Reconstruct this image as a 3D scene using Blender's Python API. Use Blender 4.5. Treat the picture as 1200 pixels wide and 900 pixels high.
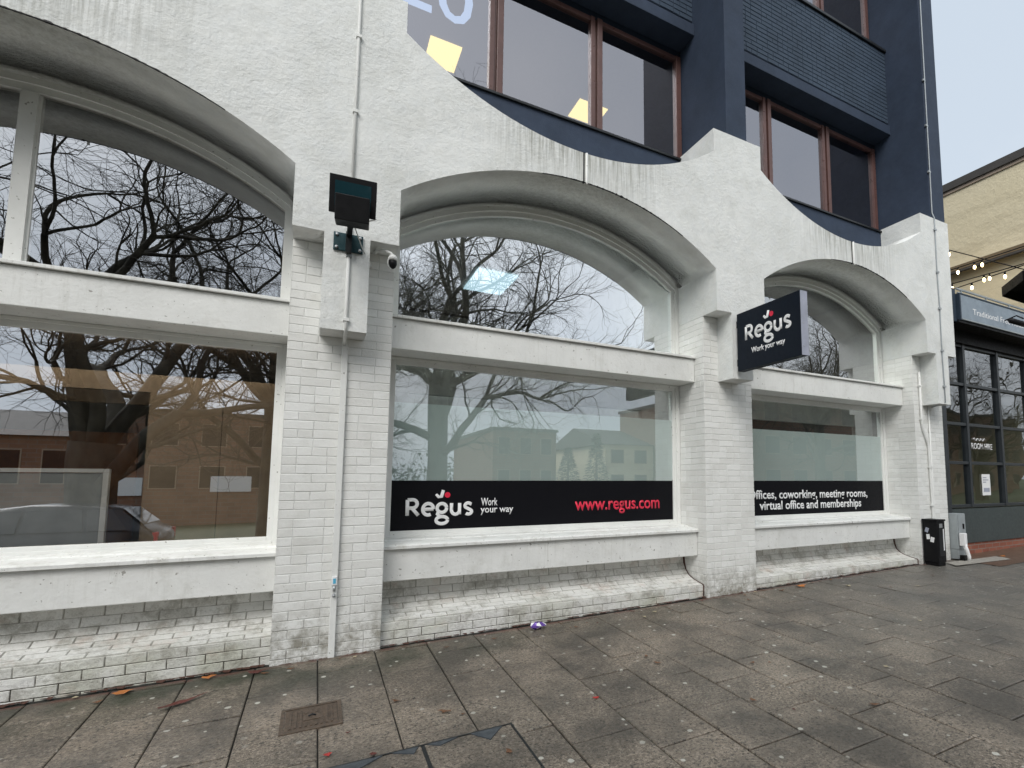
import bpy, bmesh, math, random
from mathutils import Vector, Matrix
from math import radians as RAD, sin, cos, pi, sqrt
S = bpy.context.scene
for o in list(bpy.data.objects): bpy.data.objects.remove(o)
C = S.collection
random.seed(7)
# ---------------------------------------------------------------- camera
YAW, PITCH = RAD(-28.5687), RAD(5.2654)
fw = Vector((-sin(YAW)*cos(PITCH), cos(YAW)*cos(PITCH), sin(PITCH)))
rt = Vector((cos(YAW), sin(YAW), 0)); up = rt.cross(fw)
cd = bpy.data.cameras.new('camera'); cam = bpy.data.objects.new('camera', cd); C.objects.link(cam)
cam.matrix_world = Matrix(((rt.x, up.x, -fw.x, 0), (rt.y, up.y, -fw.y, -4.5985), (rt.z, up.z, -fw.z, 1.375), (0, 0, 0, 1)))
cd.sensor_width = 36; cd.lens = 616.3/1200*36
cd.shift_x = -(707.8-600)/1200; cd.shift_y = (507.25-450)/1200
cd.clip_end = 2000; cd.clip_start = .05
S.camera = cam
# ---------------------------------------------------------------- world: overcast sky
SUN_EL, SUN_AZ = RAD(44), RAD(200)          # azimuth measured so that the light comes from behind the camera
w = bpy.data.worlds.new("World"); S.world = w; w.use_nodes = True
nt = w.node_tree; nt.nodes.clear()
out = nt.nodes.new('ShaderNodeOutputWorld'); bg = nt.nodes.new('ShaderNodeBackground')
sky = nt.nodes.new('ShaderNodeTexSky'); sky.sky_type = 'NISHITA'; sky.sun_disc = False
sky.sun_elevation = SUN_EL; sky.sun_rotation = SUN_AZ; sky.air_density = 1.0; sky.dust_density = 4.0; sky.ozone_density = 1.0
hs = nt.nodes.new('ShaderNodeHueSaturation'); hs.inputs['Saturation'].default_value = .32
mx = nt.nodes.new('ShaderNodeMix'); mx.data_type = 'RGBA'; mx.inputs[0].default_value = .75
tc = nt.nodes.new('ShaderNodeTexCoord'); nz = nt.nodes.new('ShaderNodeTexNoise'); nz.inputs['Scale'].default_value = 1.7; nz.inputs['Detail'].default_value = 5
cr = nt.nodes.new('ShaderNodeValToRGB'); cr.color_ramp.elements[0].color = (8.1, 9.3, 10.7, 1); cr.color_ramp.elements[1].color = (12.6, 13.2, 13.6, 1)
cr.color_ramp.elements[0].position = .35; cr.color_ramp.elements[1].position = .7
nt.links.new(tc.outputs['Generated'], nz.inputs['Vector']); nt.links.new(nz.outputs['Fac'], cr.inputs[0])
nt.links.new(sky.outputs[0], hs.inputs['Color']); nt.links.new(hs.outputs[0], mx.inputs[6]); nt.links.new(cr.outputs[0], mx.inputs[7])
nt.links.new(mx.outputs[2], bg.inputs[0]); nt.links.new(bg.outputs[0], out.inputs[0])
bg.inputs[1].default_value = .058
sd = bpy.data.lights.new('sun', 'SUN'); sd.energy = 1.5; sd.angle = RAD(35); sd.color = (1, .97, .93)
so = bpy.data.objects.new('sun', sd); C.objects.link(so)
so.rotation_euler = (RAD(47), 0, RAD(-36))
S.view_settings.view_transform = 'Standard'; S.view_settings.look = 'None'; S.view_settings.exposure = 0.72; S.view_settings.gamma = 1; S.view_settings.use_curve_mapping = False
S.render.engine = 'CYCLES'
S.cycles.max_bounces = 8; S.cycles.transparent_max_bounces = 12; S.cycles.glossy_bounces = 4; S.cycles.diffuse_bounces = 4
S.render.resolution_x = 1024; S.render.resolution_y = 768

# ---------------------------------------------------------------- helpers
def gz(x, y): return .01711*(x-1.4)+.03336*(y-.2)
class MB:
    def __init__(s): s.v = []; s.f = []; s.m = []; s.sm = []
    def add(s, vs, fs, mi=0, smooth=False):
        b = len(s.v); s.v += [tuple(p) for p in vs]
        for f in fs: s.f.append(tuple(b+i for i in f)); s.m.append(mi); s.sm.append(smooth)
    def box(s, x0, x1, y0, y1, z0, z1, mi=0, M=None):
        vs = [(x, y, z) for z in (z0, z1) for y in (y0, y1) for x in (x0, x1)]
        if M is not None: vs = [M @ Vector(p) for p in vs]
        s.add(vs, [(0, 2, 3, 1), (4, 5, 7, 6), (0, 1, 5, 4), (2, 6, 7, 3), (0, 4, 6, 2), (1, 3, 7, 5)], mi)
    def tube(s, pts, r, n=8, mi=0, cap=True, squash=None, smooth=True):
        pts = [Vector(p) for p in pts]; rs = r if isinstance(r, (list, tuple)) else [r]*len(pts)
        rings = []; ref = None
        for i, p in enumerate(pts):
            a = pts[max(0, i-1)]; c = pts[min(len(pts)-1, i+1)]
            t = (c-a).normalized() if (c-a).length > 1e-9 else Vector((0, 0, 1))
            if ref is None: ref = Vector((0, 0, 1)) if abs(t.z) < .9 else Vector((1, 0, 0))
            u = (ref-t*ref.dot(t))
            if u.length < 1e-4: u = Vector((1, 0, 0))-t*t.x
            u.normalize(); v = t.cross(u); ref = u
            rings.append([p+(u*cos(2*pi*k/n)+v*sin(2*pi*k/n))*rs[i] for k in range(n)])
        vs = [q for R in rings for q in R]
        if squash:
            ax, c0, k = squash
            vs = [Vector([(c0+(q[j]-c0)*k) if j == ax else q[j] for j in range(3)]) for q in vs]
        fs = [(i*n+k, i*n+(k+1) % n, (i+1)*n+(k+1) % n, (i+1)*n+k) for i in range(len(pts)-1) for k in range(n)]
        if cap: fs += [tuple(range(n-1, -1, -1)), tuple(range((len(pts)-1)*n, len(pts)*n))]
        s.add(vs, fs, mi, smooth)
    def strips(s, cols, y0, y1, mi=0):
        # cols: list of (x, zbottom, ztop) with repeated x for a vertical step; solid from y0 to y1
        n = len(cols)
        for i in range(n-1):
            (xa, ba, ta), (xb, bb, tb) = cols[i], cols[i+1]
            if xb-xa < 1e-6:
                for (p, q) in ((ba, bb), (ta, tb)):
                    if abs(p-q) > 1e-6: s.add([(xa, y0, p), (xa, y1, p), (xa, y1, q), (xa, y0, q)], [(0, 1, 2, 3)], mi)
                continue
            s.add([(xa, y0, ba), (xb, y0, bb), (xb, y0, tb), (xa, y0, ta)], [(0, 1, 2, 3)], mi)
            s.add([(xa, y1, ba), (xb, y1, bb), (xb, y1, tb), (xa, y1, ta)], [(3, 2, 1, 0)], mi)
            s.add([(xa, y0, ba), (xb, y0, bb), (xb, y1, bb), (xa, y1, ba)], [(3, 2, 1, 0)], mi, True)
            s.add([(xa, y0, ta), (xb, y0, tb), (xb, y1, tb), (xa, y1, ta)], [(0, 1, 2, 3)], mi, True)
        for c, r in ((cols[0], 0), (cols[-1], 1)):
            s.add([(c[0], y0, c[1]), (c[0], y1, c[1]), (c[0], y1, c[2]), (c[0], y0, c[2])], [(0, 1, 2, 3)], mi)
    def build(s, name, mats, parent=None, label=None, bevel=0, weld=False):
        me = bpy.data.meshes.new(name); me.from_pydata(s.v, [], s.f)
        if not isinstance(mats, (list, tuple)): mats = [mats]
        for m in mats: me.materials.append(m)
        me.polygons.foreach_set('material_index', s.m); me.polygons.foreach_set('use_smooth', s.sm)
        o = bpy.data.objects.new(name, me); C.objects.link(o)
        bm = bmesh.new(); bm.from_mesh(me)
        if weld: bmesh.ops.remove_doubles(bm, verts=bm.verts, dist=1e-5)
        bmesh.ops.recalc_face_normals(bm, faces=bm.faces); bm.to_mesh(me); bm.free()
        if parent is not None: attach(o, parent)
        if label: o['label'] = label
        if bevel:
            b = o.modifiers.new('bevel', 'BEVEL'); b.width = bevel; b.segments = 2; b.limit_method = 'ANGLE'; b.angle_limit = RAD(40)
        return o
def wloc(o):
    p = o.location.copy()
    return p
def attach(o, parent):
    root = parent
    while root.parent: root = root.parent
    o.parent = parent
    if parent is root: o.matrix_parent_inverse = Matrix.Translation(-root.location)
def tag(o, label, cat, group=None, kind=None):
    o['label'] = label; o['category'] = cat
    if group: o['group'] = group
    if kind: o['kind'] = kind
    return o
def thing(name, label, cat, loc=(0, 0, 0), group=None):
    o = bpy.data.objects.new(name, None); C.objects.link(o); o.location = loc; o.empty_display_size = .2
    return tag(o, label, cat, group)
def struct(o): o['kind'] = 'structure'; return o
def copy_tree(o, parent=None):
    c = o.copy(); C.objects.link(c)
    if parent is not None: c.parent = parent
    for ch in o.children: copy_tree(ch, c)
    return c

# ---------------------------------------------------------------- materials
class NT:
    def __init__(s, name):
        s.m = bpy.data.materials.new(name); s.m.use_nodes = True; s.t = s.m.node_tree; s.t.nodes.clear()
        s.out = s.n('ShaderNodeOutputMaterial')
        s.tc = s.n('ShaderNodeTexCoord'); s.geo = s.n('ShaderNodeNewGeometry')
    def n(s, k, **kw):
        x = s.t.nodes.new(k)
        for a, b in kw.items(): setattr(x, a, b)
        return x
    def L(s, a, b): s.t.links.new(a, b)
    def noise(s, scale, detail=4, rough=.55, vec=None, stretch=None):
        x = s.n('ShaderNodeTexNoise'); x.inputs['Scale'].default_value = scale; x.inputs['Detail'].default_value = detail; x.inputs['Roughness'].default_value = rough
        v = vec or s.geo.outputs['Position']
        if stretch:
            mp = s.n('ShaderNodeMapping'); mp.inputs['Scale'].default_value = stretch; s.L(v, mp.inputs[0]); v = mp.outputs[0]
        s.L(v, x.inputs['Vector']); return x.outputs['Fac']
    def ramp(s, fac, stops):
        r = s.n('ShaderNodeValToRGB'); e = r.color_ramp.elements
        while len(e) < len(stops): e.new(.5)
        for i, (p, c) in enumerate(stops):
            e[i].position = p; e[i].color = (c, c, c, 1) if not isinstance(c, tuple) else (*c, 1)
        s.L(fac, r.inputs[0]); return r.outputs[0]
    def mix(s, fac, a, b, typ='MIX'):
        m = s.n('ShaderNodeMix', data_type='RGBA', blend_type=typ)
        for sock, v in ((m.inputs[0], fac), (m.inputs[6], a), (m.inputs[7], b)):
            if hasattr(v, 'links'): s.L(v, sock)
            elif isinstance(v, tuple): sock.default_value = (*v, 1)
            else: sock.default_value = v
        return m.outputs[2]
    def math(s, op, a, b=0., c=None):
        m = s.n('ShaderNodeMath', operation=op)
        for i, v in enumerate((a, b, c)):
            if v is None: continue
            if hasattr(v, 'links'): s.L(v, m.inputs[i])
            else: m.inputs[i].default_value = v
        return m.outputs[0]
    def rng(s, v, a, b, c=0., d=1.):
        m = s.n('ShaderNodeMapRange', interpolation_type='SMOOTHSTEP'); s.L(v, m.inputs[0])
        for i, q in enumerate((a, b, c, d)): m.inputs[i+1].default_value = q
        return m.outputs[0]
    def xyz(s):
        x = s.n('ShaderNodeSeparateXYZ'); s.L(s.geo.outputs['Position'], x.inputs[0]); return x.outputs
    def bump(s, h, strength=.3, dist=.01, nrm=None):
        b = s.n('ShaderNodeBump'); b.inputs['Strength'].default_value = strength; b.inputs['Distance'].default_value = dist
        s.L(h, b.inputs['Height'])
        if nrm is not None: s.L(nrm, b.inputs['Normal'])
        return b.outputs[0]
    def pbr(s, color, rough=.6, metal=0., nrm=None, spec=.5, emit=None, estr=0.):
        p = s.n('ShaderNodeBsdfPrincipled')
        for k, v in (('Base Color', color), ('Roughness', rough), ('Metallic', metal), ('Specular IOR Level', spec)):
            if hasattr(v, 'links'): s.L(v, p.inputs[k])
            elif isinstance(v, tuple): p.inputs[k].default_value = (*v, 1)
            else: p.inputs[k].default_value = v
        if nrm is not None: s.L(nrm, p.inputs['Normal'])
        if emit: p.inputs['Emission Color'].default_value = (*emit, 1); p.inputs['Emission Strength'].default_value = estr
        s.p = p; s.L(p.outputs[0], s.out.inputs[0]); return s.m

def m_plain(name, col, rough=.6, metal=0., var=.12, bscale=60, bstr=.1, spec=.5):
    k = NT(name); f = k.noise(7, 5)
    c = k.mix(k.ramp(f, [(.3, 0.), (.7, 1.)]), tuple(q*(1-var) for q in col), tuple(min(1, q*(1+var)) for q in col))
    r = k.ramp(k.noise(23, 4), [(.3, max(0, rough-.1)), (.7, min(1, rough+.1))])
    return k.pbr(c, r, metal, k.bump(k.noise(bscale, 3), bstr, .004), spec)
def m_emit(name, col, st):
    k = NT(name); e = k.n('ShaderNodeEmission'); e.inputs[0].default_value = (*col, 1); e.inputs[1].default_value = st
    k.L(e.outputs[0], k.out.inputs[0]); return k.m

WHITE = (.78, .787, .762)
def m_stucco():
    k = NT('white_stucco'); x, y, z = k.xyz()[:3] if False else (k.xyz()[0], k.xyz()[1], k.xyz()[2])
    big = k.noise(1.3, 5, .6); mid = k.noise(9, 6, .65); fine = k.noise(70, 5, .7)
    c = k.mix(k.ramp(big, [(.3, 0.), (.72, 1.)]), (.70, .712, .688), (.80, .81, .788))
    c = k.mix(k.ramp(mid, [(.42, .0), (.70, .42)]), c, (.66, .69, .70))
    # rain streaks hanging from the low point of every valley in the parapet
    dist = k.math('ABSOLUTE', k.math('SUBTRACT', k.math('MODULO', k.math('ADD', x, 8.31), 4.23), 2.115))
    zone = k.math('MULTIPLY', k.rng(dist, .35, 1.3, 1., 0.), k.rng(z, 4.25, 4.75, 0.25, 1.))
    zone = k.math('MULTIPLY', zone, k.rng(z, 4.9, 5.1, 1., 0.))
    st = k.noise(1., 6, .7, stretch=(22, 22, 1.3)); st2 = k.noise(1., 4, .6, stretch=(60, 60, 2.))
    stm = k.math('MULTIPLY', zone, k.ramp(k.math('MULTIPLY_ADD', st2, .4, k.math('MULTIPLY', st, .7)), [(.48, 0.), (.68, 1.)]))
    c = k.mix(k.math('MULTIPLY', stm, .8), c, (.20, .20, .16))
    c = k.mix(k.math('MULTIPLY', k.ramp(k.noise(3.2, 6, .7), [(.48, 0.), (.70, 1.)]), .34), c, (.47, .475, .43))
    nb = k.math('MULTIPLY_ADD', k.noise(28, 6, .62), 1., k.math('MULTIPLY', fine, .35))
    nb = k.math('MULTIPLY', nb, k.ramp(k.noise(1.7, 4, .6), [(.35, .45), (.65, 1.)])); n1 = k.bump(nb, .8, .013); n2 = k.bump(k.noise(2.1, 3), .35, .06, n1)
    return k.pbr(c, .72, 0, n2, .35)
def m_white(name, tint=(1, 1, 1), dirt=.3, grain=45, bstr=.25):
    k = NT(name); z = k.xyz()[2]
    c = k.mix(k.ramp(k.noise(2.3, 6, .6), [(.3, 0.), (.72, 1.)]), tuple(a*b*.9 for a, b in zip(WHITE, tint)), tuple(a*b*1.04 for a, b in zip(WHITE, tint)))
    c = k.mix(k.math('MULTIPLY', k.ramp(k.noise(6, 8, .72), [(.52, 0.), (.78, 1.)]), dirt), c, (.38, .37, .31))
    st = k.math('MULTIPLY', k.ramp(k.noise(1., 5, .7, stretch=(26, 26, 2.2)), [(.52, 0.), (.72, 1.)]), k.ramp(k.noise(1.7, 3), [(.4, 0.), (.65, 1.)]))
    c = k.mix(k.math('MULTIPLY', st, dirt*.9), c, (.36, .35, .29))
    sc = k.ramp(k.noise(34, 2, .5), [(.70, 0.), (.73, 1.)])
    c = k.mix(k.math('MULTIPLY', sc, .75), c, (.24, .23, .20))
    n = k.bump(k.noise(grain, 5, .65), bstr, .008)
    return k.pbr(c, .6, 0, n, .4)
def m_brick(name, low=1.):
    k = NT(name); z = k.xyz()[2]
    rnd = k.geo.outputs['Random Per Island']
    c = k.mix(rnd, (.72, .72, .69), (.80, .805, .78))
    c = k.mix(k.math('MULTIPLY', k.ramp(k.noise(4, 8, .7), [(.5, 0.), (.78, 1.)]), .35), c, (.44, .44, .39))
    lowz = k.rng(z, .05, .55, 1., 0.)
    g = k.ramp(k.noise(7, 8, .78), [(.42, 0.), (.60, 1.)])
    c = k.mix(k.math('MULTIPLY', k.math('MULTIPLY', lowz, g), .9*low), c, (.22, .205, .16))
    pk = k.ramp(k.noise(40, 3, .6), [(.66, 0.), (.70, 1.)])
    c = k.mix(k.math('MULTIPLY', k.math('MULTIPLY', pk, k.rng(z, .0, .9, 1., .12)), .75), c, (.16, .14, .11))
    n = k.bump(k.noise(38, 6, .65), .45, .008)
    return k.pbr(c, .62, 0, n, .4)
def m_plinth_brick():
    k = NT('weathered_white_brick'); X = k.xyz(); z = X[2]
    rnd = k.geo.outputs['Random Per Island']
    c = k.mix(rnd, (.70, .695, .66), (.80, .795, .765))
    gm = k.math('MULTIPLY', k.ramp(k.noise(1.6, 4, .6), [(.42, 0.), (.62, 1.)]), k.rng(z, .10, .24, 1., .12))
    c = k.mix(k.math('MULTIPLY', gm, .5), c, (.38, .40, .26))
    c = k.mix(k.math('MULTIPLY', k.ramp(k.noise(5, 10, .82), [(.48, 0.), (.62, 1.)]), .6), c, (.24, .225, .18))
    c = k.mix(k.math('MULTIPLY', k.ramp(k.noise(60, 4, .7), [(.64, 0.), (.69, 1.)]), .55), c, (.10, .09, .07))
    c = k.mix(k.math('MULTIPLY', k.ramp(k.noise(3.1, 5, .7), [(.55, 0.), (.7, 1.)]), .35), c, (.52, .36, .29))
    n = k.bump(k.noise(45, 7, .7), .8, .012); n = k.bump(k.noise(9, 4, .6), .5, .02, n)
    return k.pbr(c, .7, 0, n, .35)
def m_mortar(name, clean, dirty, z0, z1, thr=.5):
    k = NT(name); z = k.xyz()[2]
    f = k.math('MULTIPLY', k.ramp(k.noise(9, 5, .7), [(thr-.06, 0.), (thr+.1, 1.)]), 1.)
    hz = k.rng(z, z0, z1, 1., .0)
    f = k.math('MINIMUM', 1., k.math('ADD', k.math('MULTIPLY', f, .35), k.math('MULTIPLY', hz, k.math('ADD', .35, f))))
    return k.pbr(k.mix(f, clean, dirty), .85, 0, k.bump(k.noise(80, 4), .4, .005), .2)
def m_blue(name, col, b=.35):
    k = NT(name); c = k.mix(k.ramp(k.noise(2.5, 6, .6), [(.3, 0.), (.7, 1.)]), tuple(q*.85 for q in col), tuple(q*1.2 for q in col))
    c = k.mix(k.math('MULTIPLY', k.noise(14, 6, .7), .12), c, (.20, .24, .28))
    return k.pbr(c, .6, 0, k.bump(k.noise(60, 5, .7), b, .006), .12)
def m_glass(name, refl=.4, tint=(.9, .93, .92), wav=.0, edge=(.95, .97, 1.)):
    k = NT(name); t = k.n('ShaderNodeBsdfTransparent'); t.inputs[0].default_value = (*tint, 1)
    g = k.n('ShaderNodeBsdfGlossy'); g.inputs['Roughness'].default_value = .0; g.inputs[0].default_value = (*edge, 1)
    dp = k.n('ShaderNodeVectorMath', operation='DOT_PRODUCT'); k.L(k.geo.outputs['Incoming'], dp.inputs[0]); k.L(k.geo.outputs['Normal'], dp.inputs[1])
    q = k.math('SUBTRACT', 1., k.math('ABSOLUTE', dp.outputs['Value'])); f5 = k.math('POWER', q, 5.)
    f = k.math('MULTIPLY_ADD', f5, 1-refl, refl)
    if wav:
        b = k.bump(k.noise(1.1, 2, .4), wav, .02); k.L(b, g.inputs['Normal'])
    m = k.n('ShaderNodeMixShader'); k.L(f, m.inputs[0]); k.L(t.outputs[0], m.inputs[1]); k.L(g.outputs[0], m.inputs[2])
    k.L(m.outputs[0], k.out.inputs[0]); return k.m
def m_frost():
    k = NT('frosted_window_film'); d = k.n('ShaderNodeBsdfDiffuse'); tl = k.n('ShaderNodeBsdfTranslucent'); tr = k.n('ShaderNodeBsdfTransparent')
    c = (.80, .87, .85, 1); d.inputs[0].default_value = c; tl.inputs[0].default_value = c; tr.inputs[0].default_value = (.8, .9, .88, 1)
    m = k.n('ShaderNodeMixShader'); m.inputs[0].default_value = .42; k.L(d.outputs[0], m.inputs[1]); k.L(tl.outputs[0], m.inputs[2])
    m2 = k.n('ShaderNodeMixShader'); m2.inputs[0].default_value = .05; k.L(m.outputs[0], m2.inputs[1]); k.L(tr.outputs[0], m2.inputs[2])
    k.L(m2.outputs[0], k.out.inputs[0]); return k.m
def m_paving():
    k = NT('concrete_paving_slabs'); X = k.xyz(); x, y, z = X[0], X[1], X[2]
    rnd = k.geo.outputs['Random Per Island']
    c = k.mix(rnd, (.150, .122, .092), (.240, .196, .150))
    c = k.mix(k.ramp(k.noise(62, 5, .85), [(.49, 0.), (.58, 1.)]), c, (.40, .34, .275))
    c = k.mix(k.ramp(k.noise(55, 4, .8, stretch=(1, 1.1, 1)), [(.53, 0.), (.60, 1.)]), c, (.022, .02, .017))
    c = k.mix(k.ramp(k.noise(1.4, 7, .7), [(.40, 0.), (.62, .8)]), c, (.050, .045, .038))
    wallband = k.math('MULTIPLY', k.rng(y, -.55, .1, 0., 1.), k.ramp(k.noise(2.3, 6, .65), [(.36, 0.), (.62, 1.)]))
    leftw = k.rng(x, .2, 2.6, 1., .35)
    c = k.mix(k.math('MULTIPLY', k.math('MULTIPLY', wallband, leftw), .92), c, (.030, .036, .020))
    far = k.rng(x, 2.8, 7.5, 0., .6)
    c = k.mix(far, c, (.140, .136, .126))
    # red-brown silt where the paving meets the wall
    silt = k.math('MULTIPLY', k.rng(y, .17, .24, 0., 1.), k.ramp(k.noise(6, 6, .7), [(.4, 0.), (.55, 1.)]))
    c = k.mix(k.math('MULTIPLY', silt, .8), c, (.10, .028, .018))
    # trodden gum spots
    v = k.n('ShaderNodeTexVoronoi', voronoi_dimensions='2D'); v.inputs['Scale'].default_value = 5.2; v.inputs['Randomness'].default_value = 1.
    wp = k.n('ShaderNodeMixRGB'); wp.blend_type = 'ADD'; wp.inputs[0].default_value = .012
    nn = k.n('ShaderNodeTexNoise'); nn.inputs['Scale'].default_value = 60; k.L(k.geo.outputs['Position'], nn.inputs['Vector'])
    k.L(k.geo.outputs['Position'], wp.inputs[1]); k.L(nn.outputs['Color'], wp.inputs[2]); k.L(wp.outputs[0], v.inputs['Vector'])
    wn = k.n('ShaderNodeTexWhiteNoise'); k.L(v.outputs['Color'], wn.inputs['Vector'])
    rr_ = k.math('MULTIPLY_ADD', k.math('POWER', wn.outputs['Value'], 3.), .06, .030)
    sel = k.rng(k.math('SUBTRACT', v.outputs['Distance'], rr_), -.004, .014, 1., 0.)
    sel = k.math('MULTIPLY', sel, k.math('GREATER_THAN', wn.outputs['Value'], .52))
    sel = k.math('MULTIPLY', sel, k.ramp(k.noise(1.1, 3, .6), [(.38, .25), (.6, 1.)]))
    c = k.mix(k.math('MULTIPLY', sel, .9), c, (.56, .55, .49))
    sp = k.n('ShaderNodeTexVoronoi'); sp.inputs['Scale'].default_value = 1.15; k.L(wp.outputs[0], sp.inputs['Vector'])
    wet = k.ramp(k.noise(1.1, 5, .6), [(.35, .50), (.65, .27)])
    r = k.mix(k.ramp(k.noise(40, 4), [(.4, 0.), (.7, .5)]), wet, (.75, .75, .75))
    n = k.bump(k.noise(170, 5, .75), .5, .005); n = k.bump(k.noise(1.5, 3), .25, .02, n)
    return k.pbr(c, r, 0, n, .5)
def m_ground(name, a, b, scale=20, rough=.8):
    k = NT(name); c = k.mix(k.ramp(k.noise(scale, 8, .7), [(.35, 0.), (.65, 1.)]), a, b)
    return k.pbr(c, rough, 0, k.bump(k.noise(scale*6, 4), .5, .01), .4)
def m_bark():
    k = NT('plane_tree_bark'); c = k.mix(k.ramp(k.noise(3, 6, .6, stretch=(1, 1, .4)), [(.38, 0.), (.62, 1.)]), (.035, .032, .026), (.11, .10, .075))
    return k.pbr(c, .85, 0, k.bump(k.noise(14, 6, .7, stretch=(1, 1, .3)), .7, .03), .2)
def m_brickwall(name, a, b, mortar, scale=1.):
    k = NT(name); br = k.n('ShaderNodeTexBrick'); br.inputs['Scale'].default_value = scale
    br.inputs['Brick Width'].default_value = .23; br.inputs['Row Height'].default_value = .075; br.inputs['Mortar Size'].default_value = .006
    br.inputs['Color1'].default_value = (*a, 1); br.inputs['Color2'].default_value = (*b, 1); br.inputs['Mortar'].default_value = (*mortar, 1)
    X = k.xyz(); cb = k.n('ShaderNodeCombineXYZ'); k.L(k.math('ADD', X[0], X[1]), cb.inputs[0]); k.L(X[2], cb.inputs[1]); k.L(cb.outputs[0], br.inputs['Vector'])
    c = k.mix(k.math('MULTIPLY', k.ramp(k.noise(2.5, 6, .7), [(.4, 0.), (.7, 1.)]), .35), br.outputs['Color'], tuple(q*.5 for q in a))
    return k.pbr(c, .8, 0, k.bump(br.outputs['Fac'], -.3, .006), .3)
def m_cream():
    k = NT('cream_painted_render'); 
    c = k.mix(k.ramp(k.noise(.8, 5, .6), [(.3, 0.), (.7, 1.)]), (.78, .69, .48), (.85, .76, .55))
    c = k.mix(k.math('MULTIPLY', k.ramp(k.noise(1.2, 6, .7, stretch=(1, .35, 2.5)), [(.52, 0.), (.72, 1.)]), .4), c, (.36, .30, .19))
    c = k.mix(k.math('MULTIPLY', k.ramp(k.noise(5, 7, .75), [(.64, 0.), (.72, 1.)]), .6), c, (.22, .19, .13))
    return k.pbr(c, .8, 0, k.bump(k.noise(9, 6, .7), .5, .03), .3)

M = {}
M['stucco'] = m_stucco(); M['beam'] = m_white('white_painted_concrete', dirt=.34, grain=38, bstr=.5)
M['sill'] = m_white('white_painted_sill', dirt=.7, grain=60, bstr=.2); M['frame'] = m_white('white_window_frame', dirt=.12, grain=90, bstr=.05)
M['brick'] = m_brick('white_painted_brick'); M['pbrick'] = m_plinth_brick()
M['mortar'] = m_mortar('painted_mortar', (.66, .67, .65), (.14, .125, .10), .0, .75, .60)
M['pmortar'] = m_mortar('blackened_mortar', (.44, .43, .385), (.05, .042, .032), -.02, .22, .48)
M['blue'] = m_blue('navy_masonry_paint', (.029, .041, .068)); M['bluebrick'] = m_blue('navy_painted_brick', (.040, .058, .086), .5)
M['bluemortar'] = m_blue('navy_painted_mortar', (.014, .022, .04))
M['brown'] = m_plain('brown_window_frame', (.115, .058, .050), .35, 0., .15)
M['glassA'] = m_glass('arched_window_glass', .72, (.86, .88, .86), .0); M['glassB'] = m_glass('arched_window_glass_darker', .46, (.86, .84, .80), .0)
M['glassM'] = m_glass('lower_middle_window_glass', .31, (.92, .95, .94), .0)
M['glassL'] = m_glass('lower_shop_window_glass', .50, (.88, .88, .85), .0)
M['glassU'] = m_glass('upper_office_glass', .34, (.72, .72, .72), .0, (.86, .86, .93))
M['glassP'] = m_glass('pub_window_glass', .26, (.6, .65, .62), .25)
M['frost'] = m_frost(); M['vinyl'] = m_plain('black_vinyl', (.004, .004, .006), .5, 0, .0, 60, .0, .15)
M['letterw'] = m_plain('white_lettering', (.82, .82, .82), .4, 0, .02); M['letterr'] = m_plain('red_lettering', (.72, .02, .06), .4, 0, .05)
M['black'] = m_plain('black_plastic', (.006, .006, .007), .5, 0, .1, 60, .1, .2); M['blackmetal'] = m_plain('black_metal', (.014, .016, .018), .35, .2)
M['teal'] = m_plain('dark_teal_metal', (.018, .055, .065), .4, .3); M['galv'] = m_plain('galvanised_steel', (.42, .44, .45), .4, .6)
M['pipe'] = m_white('white_conduit', dirt=.12, grain=80, bstr=.15); M['greypanel'] = m_plain('grey_side_panel', (.36, .38, .46), .5)
M['signnavy'] = m_plain('dark_navy_sign_face', (.004, .008, .016), .5, 0, .1, 60, .02, .2)
M['paving'] = m_paving(); M['joint'] = m_ground('paving_joint_sand', (.012, .012, .010), (.035, .033, .028), 30)
M['asphalt'] = m_ground('asphalt', (.04, .04, .042), (.07, .07, .07), 60); M['kerb'] = m_ground('granite_kerb', (.20, .19, .18), (.30, .29, .28), 60)
M['grass'] = m_ground('verge_grass', (.02, .035, .012), (.05, .07, .022), 12)
M['bark'] = m_bark(); M['rust'] = m_ground('rusty_cast_iron', (.06, .045, .034), (.14, .10, .07), 35, .55)
M['bitumen'] = m_ground('bitumen_patch', (.045, .055, .065), (.08, .09, .10), 30, .55)
M['redbrick'] = m_brickwall('red_brick', (.22, .075, .05), (.30, .11, .07), (.22, .20, .17))
M['brownbrick'] = m_brickwall('brown_brick', (.20, .10, .065), (.26, .14, .09), (.2, .17, .14), .3)
M['cream'] = m_cream(); M['slate'] = m_plain('dark_coping', (.07, .065, .06), .7); M['pubgrey'] = m_plain('dark_grey_green_panel', (.045, .058, .058), .5)
M['fascia'] = m_plain('blue_grey_fascia', (.24, .29, .34), .5); M['pubframe'] = m_plain('dark_grey_frame', (.025, .030, .034), .4)
M['plaster'] = m_plain('interior_plaster', (.50, .49, .46), .8); M['tan'] = m_plain('tan_partition', (.33, .255, .18), .7); M['wood'] = m_plain('orange_wood', (.30, .12, .04), .5)
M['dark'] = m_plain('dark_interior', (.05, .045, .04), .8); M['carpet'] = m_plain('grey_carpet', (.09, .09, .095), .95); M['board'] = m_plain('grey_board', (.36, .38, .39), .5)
M['led'] = m_emit('led_ceiling_panel', (.60, .86, 1.), 1.7); M['yel'] = m_emit('warm_ceiling_panel', (1., .76, .26), 1.15); M['neon'] = m_emit('pale_blue_neon', (.50, .68, 1.), .62)
M['warmfill'] = m_emit('warm_white_fill_panel', (1., .88, .72), 5.); M['fillrow'] = m_emit('white_fill_light_row', (.9, 1., .98), 14.)  # glow of the added fill panels behind the window heads
M['bulb'] = m_emit('warm_bulb', (1., .74, .38), 6.)
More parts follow.
